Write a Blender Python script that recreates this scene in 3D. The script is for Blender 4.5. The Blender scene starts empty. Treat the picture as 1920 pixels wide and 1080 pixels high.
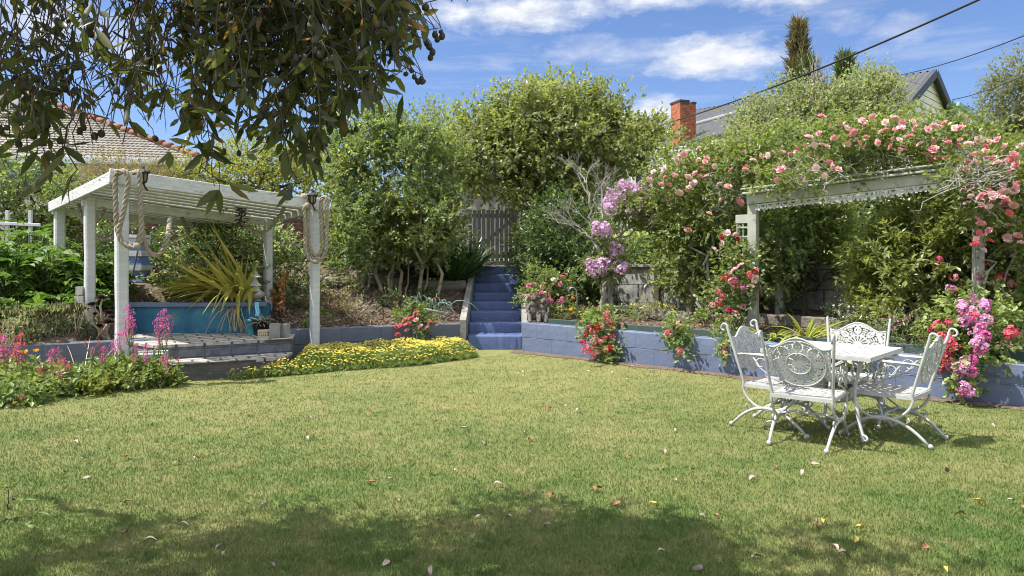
import bpy, math, random
import numpy as np
from mathutils import Vector, Matrix
C = bpy.context.scene.collection
F0, HOR, CH = 1360.0, 487.0, 1.5          # focal length in photo pixels, horizon row, eye height
PI = math.pi
def P(px, py, d):                         # a measured photo point at a surveyed distance -> metres
    return np.array([(px-960.0)/F0*d, d, CH+(HOR-py)/F0*d])
def G(px, py, z=0.0):                     # the point on the level z seen at that photo point
    d = F0*(CH-z)/(py-HOR); return np.array([(px-960.0)/F0*d, d, z])
A3 = lambda *a: np.array(a, dtype=float)
def unit(v):
    v = np.asarray(v, float); n = np.linalg.norm(v, axis=-1, keepdims=True); n[n == 0] = 1; return v/n

# ------------------------------------------------------------------ mesh builder
class MB:
    def __init__(s): s.V=[]; s.L=[]; s.T=[]; s.M=[]; s.S=[]; s.n=0
    def add(s, V, F, mi=0, smooth=False):
        V = np.asarray(V, float).reshape(-1, 3)
        if isinstance(F, np.ndarray):
            s.L.append((F+s.n).ravel()); s.T.append(np.full(len(F), F.shape[1])); nf = len(F)
        else:
            s.L.append(np.array([i+s.n for f in F for i in f])); s.T.append(np.array([len(f) for f in F])); nf = len(F)
        s.M.append(np.full(nf, mi)); s.S.append(np.full(nf, smooth)); s.V.append(V); s.n += len(V); return s
    def mesh(s, name, mats, origin=(0,0,0)):
        me = bpy.data.meshes.new(name)
        V = np.concatenate(s.V)-np.asarray(origin, float); L = np.concatenate(s.L).astype(np.int32); T = np.concatenate(s.T).astype(np.int32)
        me.vertices.add(len(V)); me.vertices.foreach_set('co', V.astype(np.float32).ravel())
        me.loops.add(len(L)); me.loops.foreach_set('vertex_index', L)
        me.polygons.add(len(T)); st = np.zeros(len(T), np.int32); st[1:] = np.cumsum(T)[:-1]
        me.polygons.foreach_set('loop_start', st)
        for m in (mats if isinstance(mats, (list, tuple)) else [mats]): me.materials.append(m)
        me.polygons.foreach_set('material_index', np.concatenate(s.M).astype(np.int32))
        me.polygons.foreach_set('use_smooth', np.concatenate(s.S).astype(bool))
        me.update(calc_edges=True); me.validate(); return me
    # shapes
    def box(s, c, size, ax=None, mi=0, bev=0.0):
        c = np.asarray(c, float); h = np.asarray(size, float)/2
        ax = np.eye(3) if ax is None else np.asarray(ax, float)
        if bev <= 0:
            q = np.array([[x,y,z] for z in (-1,1) for y in (-1,1) for x in (-1,1)])*h
            s.add(c+q@ax, np.array([[0,2,3,1],[4,5,7,6],[0,1,5,4],[2,6,7,3],[0,4,6,2],[1,3,7,5]]), mi); return s
        b = min(bev, h.min()*.8); vs = []
        sg = [(x,y,z) for z in (-1,1) for y in (-1,1) for x in (-1,1)]
        for g in sg:
            g = np.array(g)
            for k in range(3):
                q = g*(h-b); q[k] = g[k]*h[k]; vs.append(q)
        i = lambda x,y,z,k: ((z>0)*4+(y>0)*2+(x>0))*3+k
        fs = []
        for k in range(3):
            a, b2 = (k+1)%3, (k+2)%3
            for sgn in (-1,1):
                pts = []
                for (p,q) in ((-1,-1),(1,-1),(1,1),(-1,1)):
                    t=[0,0,0]; t[k]=sgn; t[a]=p; t[b2]=q; pts.append(i(*t,k))
                fs.append(pts if sgn>0 else pts[::-1])
        for k in range(3):
            a, b2 = (k+1)%3, (k+2)%3
            for p in (-1,1):
                for q in (-1,1):
                    t=[0,0,0]; t[a]=p; t[b2]=q
                    t0=list(t); t0[k]=-1; t1=list(t); t1[k]=1
                    f=[i(*t0,a),i(*t1,a),i(*t1,b2),i(*t0,b2)]
                    fs.append(f if p*q>0 else f[::-1])
        for g in sg:
            f=[i(*g,0),i(*g,1),i(*g,2)]; fs.append(f if g[0]*g[1]*g[2]>0 else f[::-1])
        s.add(c+np.array(vs)@ax, fs, mi); return s
    def beam(s, p0, p1, w, h, up=(0,0,1), mi=0, bev=0.004):
        p0=np.asarray(p0,float); p1=np.asarray(p1,float); d=p1-p0; L=np.linalg.norm(d); d/=L
        r=unit(np.cross(d, up)); u=np.cross(r,d)
        return s.box((p0+p1)/2, (L,w,h), np.array([d,r,u]), mi, bev)
    def tube(s, pts, rad, n=6, mi=0, caps=True):
        pts=np.asarray(pts,float); k=len(pts); rad=np.broadcast_to(np.asarray(rad,float),(k,))
        t=unit(np.gradient(pts,axis=0)); ref=A3(0,0,1) if abs(t[0][2])<.9 else A3(1,0,0)
        r=unit(np.cross(t[0],ref)); R=[]; 
        for i in range(k):
            r=r-t[i]*np.dot(r,t[i]); r=unit(r); R.append(r)
        R=np.array(R); U=np.cross(t,R); a=np.arange(n)*2*PI/n
        V=pts[:,None]+rad[:,None,None]*(np.cos(a)[None,:,None]*R[:,None]+np.sin(a)[None,:,None]*U[:,None])
        i=np.arange(k-1)[:,None]*n+np.arange(n)[None]; j=np.arange(k-1)[:,None]*n+(np.arange(n)[None]+1)%n
        F=np.stack([i,j,j+n,i+n],-1).reshape(-1,4); b=s.n
        s.add(V.reshape(-1,3),F,mi,True)
        if caps:
            s.L.append(np.arange(n)[::-1]+b); s.L.append(np.arange(n)+b+(k-1)*n)
            s.T.append(np.array([n,n])); s.M.append(np.array([mi,mi])); s.S.append(np.array([False,False]))
        return s
    def lathe(s, prof, c=(0,0,0), n=20, mi=0, smooth=True, sc=(1,1)):
        prof=np.asarray(prof,float); a=np.arange(n)*2*PI/n; k=len(prof)
        V=np.stack([prof[:,0][:,None]*np.cos(a)*sc[0], prof[:,0][:,None]*np.sin(a)*sc[1], np.repeat(prof[:,1][:,None],n,1)],-1)+np.asarray(c,float)
        i=np.arange(k-1)[:,None]*n+np.arange(n)[None]; j=np.arange(k-1)[:,None]*n+(np.arange(n)[None]+1)%n
        s.add(V.reshape(-1,3), np.stack([i,j,j+n,i+n],-1).reshape(-1,4), mi, smooth); return s
    def ball(s, c, r, n=8, m=6, mi=0, ax=None):
        th=np.linspace(0.08,PI-.08,m); a=np.arange(n)*2*PI/n; r=np.broadcast_to(np.asarray(r,float),(3,))
        V=np.stack([np.sin(th)[:,None]*np.cos(a),np.sin(th)[:,None]*np.sin(a),np.repeat(np.cos(th)[:,None],n,1)],-1).reshape(-1,3)*r
        if ax is not None: V=V@np.asarray(ax,float)
        i=np.arange(m-1)[:,None]*n+np.arange(n)[None]; j=np.arange(m-1)[:,None]*n+(np.arange(n)[None]+1)%n
        s.add(V+np.asarray(c,float), np.stack([i,i+n,j+n,j],-1).reshape(-1,4), mi, True); return s
    def grid(s, Pg, mi=0, smooth=True):
        Pg=np.asarray(Pg,float); a,b=Pg.shape[:2]
        i=(np.arange(a-1)[:,None]*b+np.arange(b-1)[None])
        s.add(Pg.reshape(-1,3), np.stack([i,i+b,i+b+1,i+1],-1).reshape(-1,4), mi, smooth); return s
    def prism(s, poly, z0, z1, mi=0):
        n=len(poly); V=[(x,y,z0) for x,y in poly]+[(x,y,z1) for x,y in poly]
        s.add(V,[list(range(n))[::-1],list(range(n,2*n))]+[[i,(i+1)%n,n+(i+1)%n,n+i] for i in range(n)],mi); return s
    def fret(s, mask, fn, us, vs, th, mi=0):
        """a pierced cast plate: cells of mask kept, thickness th; fn(u,v,w)->xyz"""
        a,b=mask.shape; Uv,Vv=np.meshgrid(us,vs,indexing='ij'); n=(a+1)*(b+1)
        V=np.concatenate([fn(Uv.ravel(),Vv.ravel(),-th/2),fn(Uv.ravel(),Vv.ravel(),th/2)])
        I,J=np.nonzero(mask); q=I*(b+1)+J; f=np.stack([q,q+b+1,q+b+2,q+1],-1); F=[f[:,::-1],f+n]
        pm=np.pad(mask,1)
        for di,dj,x,y in ((-1,0,0,1),(1,0,b+2,b+1),(0,-1,b+1,0),(0,1,1,b+2)):
            e=mask&~pm[1+di:1+di+a,1+dj:1+dj+b]; I,J=np.nonzero(e); q=I*(b+1)+J
            F.append(np.stack([q+x,q+y,q+y+n,q+x+n],-1)[:,::-1])
        F=np.concatenate(F); used=np.unique(F); re=np.zeros(2*n,int); re[used]=np.arange(len(used))
        s.add(V[used],re[F],mi); return s

def origin_of(o):
    v = Vector((0,0,0))
    while o is not None: v += o.location; o = o.parent
    return np.array(v)
def obj(name, mb, mats, parent=None, **pr):
    o = bpy.data.objects.new(name, mb.mesh(name, mats, origin_of(parent) if parent else (0,0,0))); C.objects.link(o); o.parent = parent
    for k,v in pr.items(): o[k]=v
    return o
def thing(name, label, cat, loc=(0,0,0), group=None, rz=0):
    o = bpy.data.objects.new(name, None); C.objects.link(o); o.location=[float(c) for c in loc]; o.rotation_euler=(0,0,rz)
    o.empty_display_size=.1; o['label']=label; o['category']=cat
    if group: o['group']=group
    return o
def solo(name, label, cat, mb, mats, group=None, loc=None):
    loc = loc if loc is not None else np.concatenate(mb.V).mean(0)*A3(1,1,0)+A3(0,0,np.concatenate(mb.V)[:,2].min())
    o = bpy.data.objects.new(name, mb.mesh(name, mats, loc)); C.objects.link(o); o.location=[float(c) for c in loc]
    o['label']=label; o['category']=cat
    if group: o['group']=group
    return o
def struct(name, mb, mats, kind='structure'):
    o = obj(name, mb, mats); o['kind']=kind; return o
def dup(root, loc, rz=0.0, label=None, sc=None):
    r=root.copy(); C.objects.link(r); r.location=[float(c) for c in loc]; r.rotation_euler=(0,0,rz)
    if label: r['label']=label
    if sc: r.scale=(sc,sc,sc)
    for ch in list(root.children):
        c=ch.copy(); C.objects.link(c); c.parent=r
        for g in ch.children: d=g.copy(); C.objects.link(d); d.parent=c
    return r

# ------------------------------------------------------------------ materials
def newmat(name):
    m=bpy.data.materials.new(name); m.use_nodes=True; nt=m.node_tree; nt.nodes.clear()
    return m, nt, nt.nodes.new('ShaderNodeOutputMaterial')
def rgba(c): return (c[0],c[1],c[2],1.0)
def ramp(nt, fac, cols, pos=None):
    r=nt.nodes.new('ShaderNodeValToRGB'); e=r.color_ramp.elements
    pos = pos or [i/(len(cols)-1) for i in range(len(cols))]
    while len(e)<len(cols): e.new(.5)
    for i,(p,c) in enumerate(zip(pos,cols)): e[i].position=p; e[i].color=rgba(c)
    nt.links.new(fac, r.inputs[0]); return r.outputs[0]
def noise(nt, scale, detail=4, vec=None, rough=.55, st=None):
    n=nt.nodes.new('ShaderNodeTexNoise'); n.inputs['Scale'].default_value=scale; n.inputs['Detail'].default_value=detail; n.inputs['Roughness'].default_value=rough
    if vec is None:
        tc=nt.nodes.new('ShaderNodeTexCoord'); vec=tc.outputs['Object']
    if st is not None:
        mp=nt.nodes.new('ShaderNodeMapping'); mp.inputs['Scale'].default_value=st; nt.links.new(vec,mp.inputs[0]); vec=mp.outputs[0]
    nt.links.new(vec,n.inputs['Vector']); return n.outputs['Fac']
def mixc(nt, fac, a, b, mode='MIX'):
    m=nt.nodes.new('ShaderNodeMix'); m.data_type='RGBA'; m.blend_type=mode
    for sock,v in ((m.inputs[0],fac),(m.inputs[6],a),(m.inputs[7],b)):
        if isinstance(v,(int,float)): sock.default_value=v
        elif isinstance(v,(tuple,list)): sock.default_value=rgba(v)
        else: nt.links.new(v,sock)
    return m.outputs[2]
def bump(nt, h, strength, dist=.01):
    b=nt.nodes.new('ShaderNodeBump'); b.inputs['Strength'].default_value=strength; b.inputs['Distance'].default_value=dist
    nt.links.new(h,b.inputs['Height']); return b.outputs[0]
def wallvec(nt, d):
    g=nt.nodes.new('ShaderNodeTexCoord'); dp=nt.nodes.new('ShaderNodeVectorMath'); dp.operation='DOT_PRODUCT'
    nt.links.new(g.outputs['Object'],dp.inputs[0]); dp.inputs[1].default_value=d
    sp=nt.nodes.new('ShaderNodeSeparateXYZ'); nt.links.new(g.outputs['Object'],sp.inputs[0])
    cb=nt.nodes.new('ShaderNodeCombineXYZ'); nt.links.new(dp.outputs['Value'],cb.inputs[0]); nt.links.new(sp.outputs[2],cb.inputs[1])
    return cb.outputs[0]
def mat(name, col, rough=.6, col2=None, scale=6, st=None, bmp=None, spec=.4, metal=0, detail=5, lo=.35, hi=.65, col3=None, scale3=30, lo3=.6, hi3=.7):
    m,nt,out=newmat(name); p=nt.nodes.new('ShaderNodeBsdfPrincipled'); nt.links.new(p.outputs[0],out.inputs[0])
    p.inputs['Roughness'].default_value=rough; p.inputs['Specular IOR Level'].default_value=spec; p.inputs['Metallic'].default_value=metal
    p.inputs['Base Color'].default_value=rgba(col)
    if col2 is not None:
        c=ramp(nt, noise(nt,scale,detail,st=st), [col,col2], [lo,hi])
        if col3 is not None:
            f=ramp(nt, noise(nt,scale3,6,st=st), [(0,0,0),(1,1,1)], [lo3,hi3]); c=mixc(nt,f,c,col3)
        nt.links.new(c,p.inputs['Base Color'])
    if bmp: nt.links.new(bump(nt, noise(nt,bmp[0],6,st=st), bmp[1], bmp[2] if len(bmp)>2 else .01), p.inputs['Normal'])
    return m
def leafmat(name, cols, transl=.48, rough=.45, spec=.4, pos=None, tcol=(1.5,1.6,.7)):
    m,nt,out=newmat(name); g=nt.nodes.new('ShaderNodeNewGeometry'); c=ramp(nt,g.outputs['Random Per Island'],cols,pos)
    if name.startswith('leaf_'): c=mixc(nt,1.0,c,ramp(nt,noise(nt,1.7,3,g.outputs['Position']),[(.84,.92,.98),(1,1,1),(1.13,1.06,.98)],[.33,.5,.66]),'MULTIPLY')   # young and old growth differ in tone
    p=nt.nodes.new('ShaderNodeBsdfPrincipled'); nt.links.new(c,p.inputs['Base Color']); p.inputs['Roughness'].default_value=rough; p.inputs['Specular IOR Level'].default_value=spec
    t=nt.nodes.new('ShaderNodeBsdfTranslucent'); nt.links.new(mixc(nt,1.0,c,tcol,'MULTIPLY'),t.inputs[0])
    mx=nt.nodes.new('ShaderNodeMixShader'); mx.inputs[0].default_value=transl
    nt.links.new(p.outputs[0],mx.inputs[1]); nt.links.new(t.outputs[0],mx.inputs[2]); nt.links.new(mx.outputs[0],out.inputs[0]); return m
def brickmat(name, d, c1, c2, mortar, bw, bh, msize=.012, rough=.8, bmp=.6, offset=.5, noise_amt=.5):
    m,nt,out=newmat(name); p=nt.nodes.new('ShaderNodeBsdfPrincipled'); nt.links.new(p.outputs[0],out.inputs[0]); p.inputs['Roughness'].default_value=rough
    b=nt.nodes.new('ShaderNodeTexBrick'); nt.links.new(wallvec(nt,d),b.inputs['Vector']); b.inputs['Scale'].default_value=1
    b.inputs['Brick Width'].default_value=bw; b.inputs['Row Height'].default_value=bh; b.inputs['Mortar Size'].default_value=msize; b.inputs['Mortar Smooth'].default_value=.3; b.offset=offset
    b.inputs['Color1'].default_value=rgba(c1); b.inputs['Color2'].default_value=rgba(c2); b.inputs['Mortar'].default_value=rgba(mortar)
    f=ramp(nt,noise(nt,9,6),[(1-noise_amt,)*3,(1+noise_amt*.4,)*3],[.3,.7])
    nt.links.new(mixc(nt,1.0,b.outputs[0],f,'MULTIPLY'),p.inputs['Base Color'])
    inv=nt.nodes.new('ShaderNodeMath'); inv.operation='MULTIPLY_ADD'; inv.inputs[1].default_value=-1; nt.links.new(b.outputs['Fac'],inv.inputs[0]); 
    nt.links.new(noise(nt,40,5),inv.inputs[2]); nt.links.new(bump(nt,inv.outputs[0],bmp,.012),p.inputs['Normal']); return m

# ------------------------------------------------------------------ foliage
def rdir(rng,n): return unit(rng.normal(size=(n,3)))
def leafmesh(mb, Pb, D, N, L, W, mi=0, shape='dia', fold=.15, droop=0.0):
    """every leaf its own little blade: base, sides, tip"""
    n=len(Pb); D=unit(D); S=unit(np.cross(D,N)); N=np.cross(S,D)
    L=np.broadcast_to(np.asarray(L,float),(n,))[:,None]; W=np.broadcast_to(np.asarray(W,float),(n,))[:,None]
    if shape=='dia':
        m=Pb+D*L*.45+N*W*fold
        V=np.stack([Pb,m+S*W*.5,Pb+D*L-A3(0,0,1)*L*droop,m-S*W*.5],1)
        F=np.arange(n)[:,None]*4+np.array([[0,1,2,3]])
        mb.add(V.reshape(-1,3),F,mi)
    elif shape=='oval':
        a=Pb+D*L*.3-A3(0,0,1)*L*droop*.2; b=Pb+D*L*.7-A3(0,0,1)*L*droop*.6
        V=np.stack([Pb,a+S*W*.46+N*W*fold,b+S*W*.42+N*W*fold,Pb+D*L-A3(0,0,1)*L*droop,b-S*W*.42+N*W*fold,a-S*W*.46+N*W*fold,a,b],1)
        base=np.arange(n)[:,None]*8
        q=np.concatenate([base+np.array([[6,1,2,7]]),base+np.array([[5,6,7,4]])]); t=np.concatenate([base+np.array([[0,1,6]]),base+np.array([[0,6,5]]),base+np.array([[7,2,3]]),base+np.array([[4,7,3]])])
        k=mb.n; mb.add(V.reshape(-1,3),q,mi,True)
        mb.L.append((t+k).ravel()); mb.T.append(np.full(len(t),3)); mb.M.append(np.full(len(t),mi)); mb.S.append(np.full(len(t),True))
def straps(mb, rng, bases, D, L, W, droop=.6, k=6, mi=0, taper=1.0):
    """long arching strap leaves"""
    n=len(bases); D=unit(D); L=np.broadcast_to(np.asarray(L,float),(n,)); W=np.broadcast_to(np.asarray(W,float),(n,)); droop=np.broadcast_to(np.asarray(droop,float),(n,))
    t=np.linspace(0,1,k+1)
    pts=bases[:,None]+D[:,None]*(L[:,None]*t)[...,None]; pts[...,2]-=droop[:,None]*L[:,None]*t**2.2
    S=unit(np.cross(D,A3(0,0,1)+.25*rng.normal(size=(n,3))))
    w=(W[:,None]*.5*np.minimum(1,(1-t)*2.2+.02)**taper*np.minimum(1,.55+t*2))[...,None]
    V=np.stack([pts+S[:,None]*w,pts-S[:,None]*w],2)
    i=(np.arange(n)[:,None]*(k+1)+np.arange(k)[None])*2
    mb.add(V.reshape(-1,3),np.stack([i,i+1,i+3,i+2],-1).reshape(-1,4),mi,True)
def ell(px,py,d,rx,ry,rd): return (P(px,py,d), A3(rx*d/F0, rd, ry*d/F0))
def clumps(rng, E, n, lo=.5):
    w=np.array([e[1][0]*e[1][2]+e[1][0]*e[1][1]*.3 for e in E]); k=rng.choice(len(E),n,p=w/w.sum())
    u=rdir(rng,n); r=lo+(1-lo)*rng.random(n)**.6
    c=np.array([e[0] for e in E])[k]; R=np.array([e[1] for e in E])[k]
    return c+u*r[:,None]*R, u
def crown(mb, rng, E, ncl, ntw, nlf, rc, tl, L, W, up=.25, spread=.9, lo=.5, droop=.1, mi=0, shape='dia', mats=1, cutz=None, twigs=None, shoots=None):
    cc,out=clumps(rng,E,ncl,lo)
    if cutz is not None: k=cc[:,2]>cutz; cc=cc[k]; out=out[k]; ncl=len(cc)
    ci=np.repeat(np.arange(ncl),ntw); n=len(ci); size=(.6+.8*rng.random(ncl))[ci]
    b=cc[ci]+rdir(rng,n)*rc*(rng.random((n,1))**.5)*size[:,None]
    td=unit(rdir(rng,n)+out[ci]*.8+A3(0,0,up)); ln=tl*(.5+rng.random(n))
    if twigs is not None:
        for i in range(0,n,max(1,n//twigs[0])): mb.tube(np.stack([b[i]-td[i]*ln[i]*.6,b[i]+td[i]*ln[i]]),[twigs[1],twigs[1]*.4],3,twigs[2],False)
    li=np.repeat(np.arange(n),nlf); m=len(li); f=rng.random(m)*.9+.1
    pb=b[li]+td[li]*(ln[li]*f)[:,None]
    D=unit(td[li]*.8+rdir(rng,m)*spread+A3(0,0,-droop)); N=unit(rdir(rng,m)*.55+A3(0,0,.8)+out[ci][li]*.6)
    s=.6+.7*rng.random(m)
    leafmesh(mb,pb,D,N,L*s,W*s,mi,shape)
    if shoots is not None:               # longer young shoots break the outline
        ns,sl,nf=shoots; p,o=clumps(rng,E,ns,.97); sd=unit(o*.9+rdir(rng,ns)*.45+A3(0,0,.35)); ln=sl*(.4+.9*rng.random(ns)); i=np.repeat(np.arange(ns),nf); f=rng.random(len(i))
        q=p[i]+sd[i]*(ln[i]*f)[:,None]-A3(0,0,1)*(.12*ln[i]*f*f)[:,None]; k=len(i); s=(.6+.6*rng.random(k))*(1-.3*f)
        leafmesh(mb,q,unit(sd[i]*.7+rdir(rng,k)*.8),unit(rdir(rng,k)*.6+A3(0,0,1)),L*s,W*s,mi,shape)
    return cc
def limb(rng, p0, p1, n=7, wob=.06, sag=0.0):
    t=np.linspace(0,1,n)[:,None]; p=np.asarray(p0)*(1-t)+np.asarray(p1)*t; L=np.linalg.norm(np.asarray(p1)-np.asarray(p0))
    w=rng.normal(size=(n,3))*wob*L*np.sin(PI*t); p=p+w; p[:,2]+=sag*L*np.sin(PI*t[:,0]); return p
def trunkmesh(rng, base, stems, targets, r0, sides=7, wob=.05):
    mb=MB(); base=np.asarray(base,float); tops=[]
    for (top,r) in stems:
        top=np.asarray(top); b0=base+A3((top[0]-base[0])*.78,(top[1]-base[1])*.3,0) if r0>.2 else base     # clumping shrubs send up separate stems
        pts=limb(rng,b0+rng.normal(size=3)*A3(min(r0,.08),min(r0,.08),0)*.8-A3(0,0,.1),top,8,wob); mb.tube(pts,np.linspace(r,r*.45,8),sides); tops.append((pts,r))
    for c in targets:
        best=min(tops,key=lambda t: np.linalg.norm(t[0][-1]-c)); pts,r=best; k=rng.integers(3,8)
        lp=limb(rng,pts[k],c,6,.07,.04); mb.tube(lp,np.linspace(r*.4,r*.08+.002,6),5)
    return mb
def tree(name, label, cat, seed, base, E, leaf, bark, ncl, ntw, nlf, rc, tl, L, W, stems=None, r0=.1, nl=25, group=None, shape='dia', **kw):
    rng=np.random.default_rng(seed); root=thing(name,label,cat,base,group); mb=MB()
    cc=crown(mb,rng,E,ncl,ntw,nlf,rc,tl,L,W,shape=shape,**kw); obj('crown',mb,leaf,root)
    if stems is None: stems=[(np.mean([e[0] for e in E],0),r0)]
    obj('trunk',trunkmesh(rng,base,stems,cc[rng.permutation(len(cc))[:nl]],r0),bark,root); return root
def inpoly(x,y,poly):
    r=np.zeros(len(x),bool); n=len(poly)
    for i in range(n):
        x0,y0=poly[i]; x1,y1=poly[(i+1)%n]
        c=((y0>y)!=(y1>y)); xi=(x1-x0)*(y-y0)/((y1-y0) if y1!=y0 else 1e-9)+x0; r^=c&(x<xi)
    return r
def sample_poly(rng,poly,n):
    q=np.array(poly); lo=q.min(0); hi=q.max(0); out=np.zeros((0,2))
    while len(out)<n:
        p=lo+(hi-lo)*rng.random((n,2)); out=np.concatenate([out,p[inpoly(p[:,0],p[:,1],poly)]])
    return out[:n]
def front(E,px,py,dflt):
    """distance at which the sight line through a photo point enters a crown"""
    o=A3(0,0,CH); v=A3((px-960)/F0,1,(HOR-py)/F0); best=None
    for c,r in E:
        a=v/r; b=(o-c)/r; A=a@a; B=2*a@b; D=B*B-4*A*(b@b-1)
        if D>0:
            t=(-B-math.sqrt(D))/(2*A); best=t if best is None else min(best,t)
    return best if best else dflt
# ================================================================== camera, light, sky
cam=bpy.data.cameras.new('camera'); co=bpy.data.objects.new('camera',cam); C.objects.link(co); bpy.context.scene.camera=co
co.location=(0,0,CH); co.rotation_euler=(PI/2,0,0); cam.sensor_width=36; cam.lens=F0/1920*36; cam.shift_y=-(540-HOR)/1920; cam.clip_end=2000; cam.clip_start=.05
SUN_EL=math.radians(60); sdir=A3(-.985,-.17,0); sdir/=np.linalg.norm(sdir)      # horizontal direction the light comes from
sun=bpy.data.lights.new('sun','SUN'); sun.energy=5.0; sun.angle=math.radians(.5); sun.color=(1,.955,.88)
so=bpy.data.objects.new('sun',sun); C.objects.link(so)
tos=Vector((sdir[0]*math.cos(SUN_EL),sdir[1]*math.cos(SUN_EL),math.sin(SUN_EL))); so.rotation_euler=tos.to_track_quat('Z','Y').to_euler(); so.location=(-20,0,30)
sc=bpy.context.scene; sc.cycles.filter_width=1.05; sc.view_settings.view_transform='Standard'; sc.view_settings.look='None'; sc.view_settings.gamma=1; sc.view_settings.exposure=.79
w=bpy.data.worlds.new('World'); sc.world=w; w.use_nodes=True; nt=w.node_tree; nt.nodes.clear()
wo=nt.nodes.new('ShaderNodeOutputWorld'); bg=nt.nodes.new('ShaderNodeBackground'); nt.links.new(bg.outputs[0],wo.inputs[0]); bg.inputs[1].default_value=.105
sky=nt.nodes.new('ShaderNodeTexSky'); sky.sky_type='NISHITA'; sky.sun_disc=False; sky.sun_elevation=SUN_EL; sky.sun_rotation=math.atan2(sdir[0],sdir[1]); sky.air_density=1.0; sky.dust_density=.6; sky.ozone_density=3.5
def mth(op,a,b=None,c=None,clamp=False):
    n=nt.nodes.new('ShaderNodeMath'); n.operation=op; n.use_clamp=clamp
    for i,v in enumerate((a,b,c)):
        if v is None: continue
        if isinstance(v,(int,float)): n.inputs[i].default_value=v
        else: nt.links.new(v,n.inputs[i])
    return n.outputs[0]
tc=nt.nodes.new('ShaderNodeTexCoord'); sp=nt.nodes.new('ShaderNodeSeparateXYZ'); nt.links.new(tc.outputs['Generated'],sp.inputs[0])
az=mth('ARCTAN2',sp.outputs[0],sp.outputs[1]); el=mth('ARCSINE',sp.outputs[2])
cb=nt.nodes.new('ShaderNodeCombineXYZ'); nt.links.new(az,cb.inputs[0]); nt.links.new(mth('MULTIPLY',el,2.2),cb.inputs[1])
n1=noise(nt,5.5,9,cb.outputs[0],.6); n2=noise(nt,17,8,cb.outputs[0],.62)
nz=mth('ADD',mth('MULTIPLY',mth('SUBTRACT',n1,.5),2.6),mth('MULTIPLY',mth('SUBTRACT',n2,.5),2.0))
cloud=None
for (px,py,rx,ry,k) in ((1345,108,165,42,1.0),(1265,100,90,26,.6),(1000,18,235,50,1.0),(1180,-10,260,40,.8),(1120,95,130,38,.45),(1215,215,75,38,.9),(1290,240,120,20,.6),(1580,45,110,32,.5),(1680,55,90,38,.5),(1580,-30,220,45,.9),(930,120,40,16,.35),(700,-60,200,60,.7),(80,40,200,70,.7),(250,95,120,40,.5),(400,-90,300,70,.8)):
    u=(px-960)/F0; v=(HOR-py)/F0; a0=math.atan2(u,1); e0=math.atan2(v,math.hypot(u,1))
    ra=rx/F0*math.cos(a0)**2; re=ry/F0*math.cos(e0)**2
    dx=mth('DIVIDE',mth('SUBTRACT',az,a0),ra); dy=mth('DIVIDE',mth('SUBTRACT',el,e0),re)
    e=mth('SQRT',mth('ADD',mth('MULTIPLY',dx,dx),mth('MULTIPLY',dy,dy)))
    f=mth('MULTIPLY',mth('ADD',mth('SUBTRACT',1.0,e),mth('MULTIPLY',nz,.85)),1.15*k)
    f=mth('MINIMUM',mth('MAXIMUM',f,0),k); cloud=f if cloud is None else mth('MAXIMUM',cloud,f)
n3=nt.nodes.new('ShaderNodeMapping'); n3.inputs['Scale'].default_value=(1.6,5.5,1); n3.inputs['Rotation'].default_value=(0,0,.35); nt.links.new(cb.outputs[0],n3.inputs[0])
cir=mth('MULTIPLY',mth('SUBTRACT',noise(nt,2.2,10,n3.outputs[0],.62),.53),1.5)
cir=mth('MINIMUM',mth('MAXIMUM',cir,0),.5)
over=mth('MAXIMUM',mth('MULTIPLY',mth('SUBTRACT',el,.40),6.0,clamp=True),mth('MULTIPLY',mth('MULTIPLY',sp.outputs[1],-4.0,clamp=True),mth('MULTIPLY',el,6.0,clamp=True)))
over=mth('MULTIPLY',over,mth('MULTIPLY',mth('SUBTRACT',n1,.36),4.5,clamp=True))   # bright cloud added overhead and behind, out of view, as fill light
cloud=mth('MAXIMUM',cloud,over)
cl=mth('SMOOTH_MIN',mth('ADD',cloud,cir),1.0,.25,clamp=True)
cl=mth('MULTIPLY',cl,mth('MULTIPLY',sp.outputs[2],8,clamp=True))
blue=mixc(nt,1.0,sky.outputs[0],(.72,.77,.94),'MULTIPLY')
shade=ramp(nt,n2,[(3.7,4.0,4.7),(6.0,6.1,6.25)],[.30,.66])
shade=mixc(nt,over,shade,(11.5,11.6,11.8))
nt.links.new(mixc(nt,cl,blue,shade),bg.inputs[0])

# ================================================================== materials
M={}
M['white_paint']=mat('white_paint',(.58,.59,.60),.55,(.49,.50,.51),5,(1,1,6),(30,.25,.004),col3=(.33,.31,.28),scale3=14,lo3=.66,hi3=.74)
M['white_timber']=mat('white_timber',(.58,.585,.58),.7,(.46,.46,.45),7,(1,1,3),(30,.4,.006),col3=(.20,.175,.15),scale3=9,lo3=.60,hi3=.70)
M['cast_white']=mat('cast_white',(.45,.45,.445),.5,(.37,.37,.36),9,None,(60,.15,.003))
M['arbor_white']=mat('arbor_white',(.42,.43,.38),.65,(.34,.35,.30),6,None,(25,.35,.006),col3=(.24,.24,.19),scale3=8,lo3=.6,hi3=.72)
M['rope']=mat('rope',(.34,.295,.225),.9,(.23,.195,.145),30,None,(90,.6,.004))
M['black_metal']=mat('black_metal',(.02,.02,.022),.45)
M['glass_amber']=mat('glass_amber',(.22,.19,.12),.15,spec=.6)
M['soil']=mat('soil',(.085,.06,.043),.95,(.16,.115,.085),14,None,(40,.9,.02),col3=(.23,.18,.13),scale3=55,lo3=.58,hi3=.64)
M['mulch']=leafmat('mulch',[(.10,.065,.045),(.21,.15,.11),(.30,.24,.19),(.15,.10,.07)],0,.9,.2)
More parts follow.
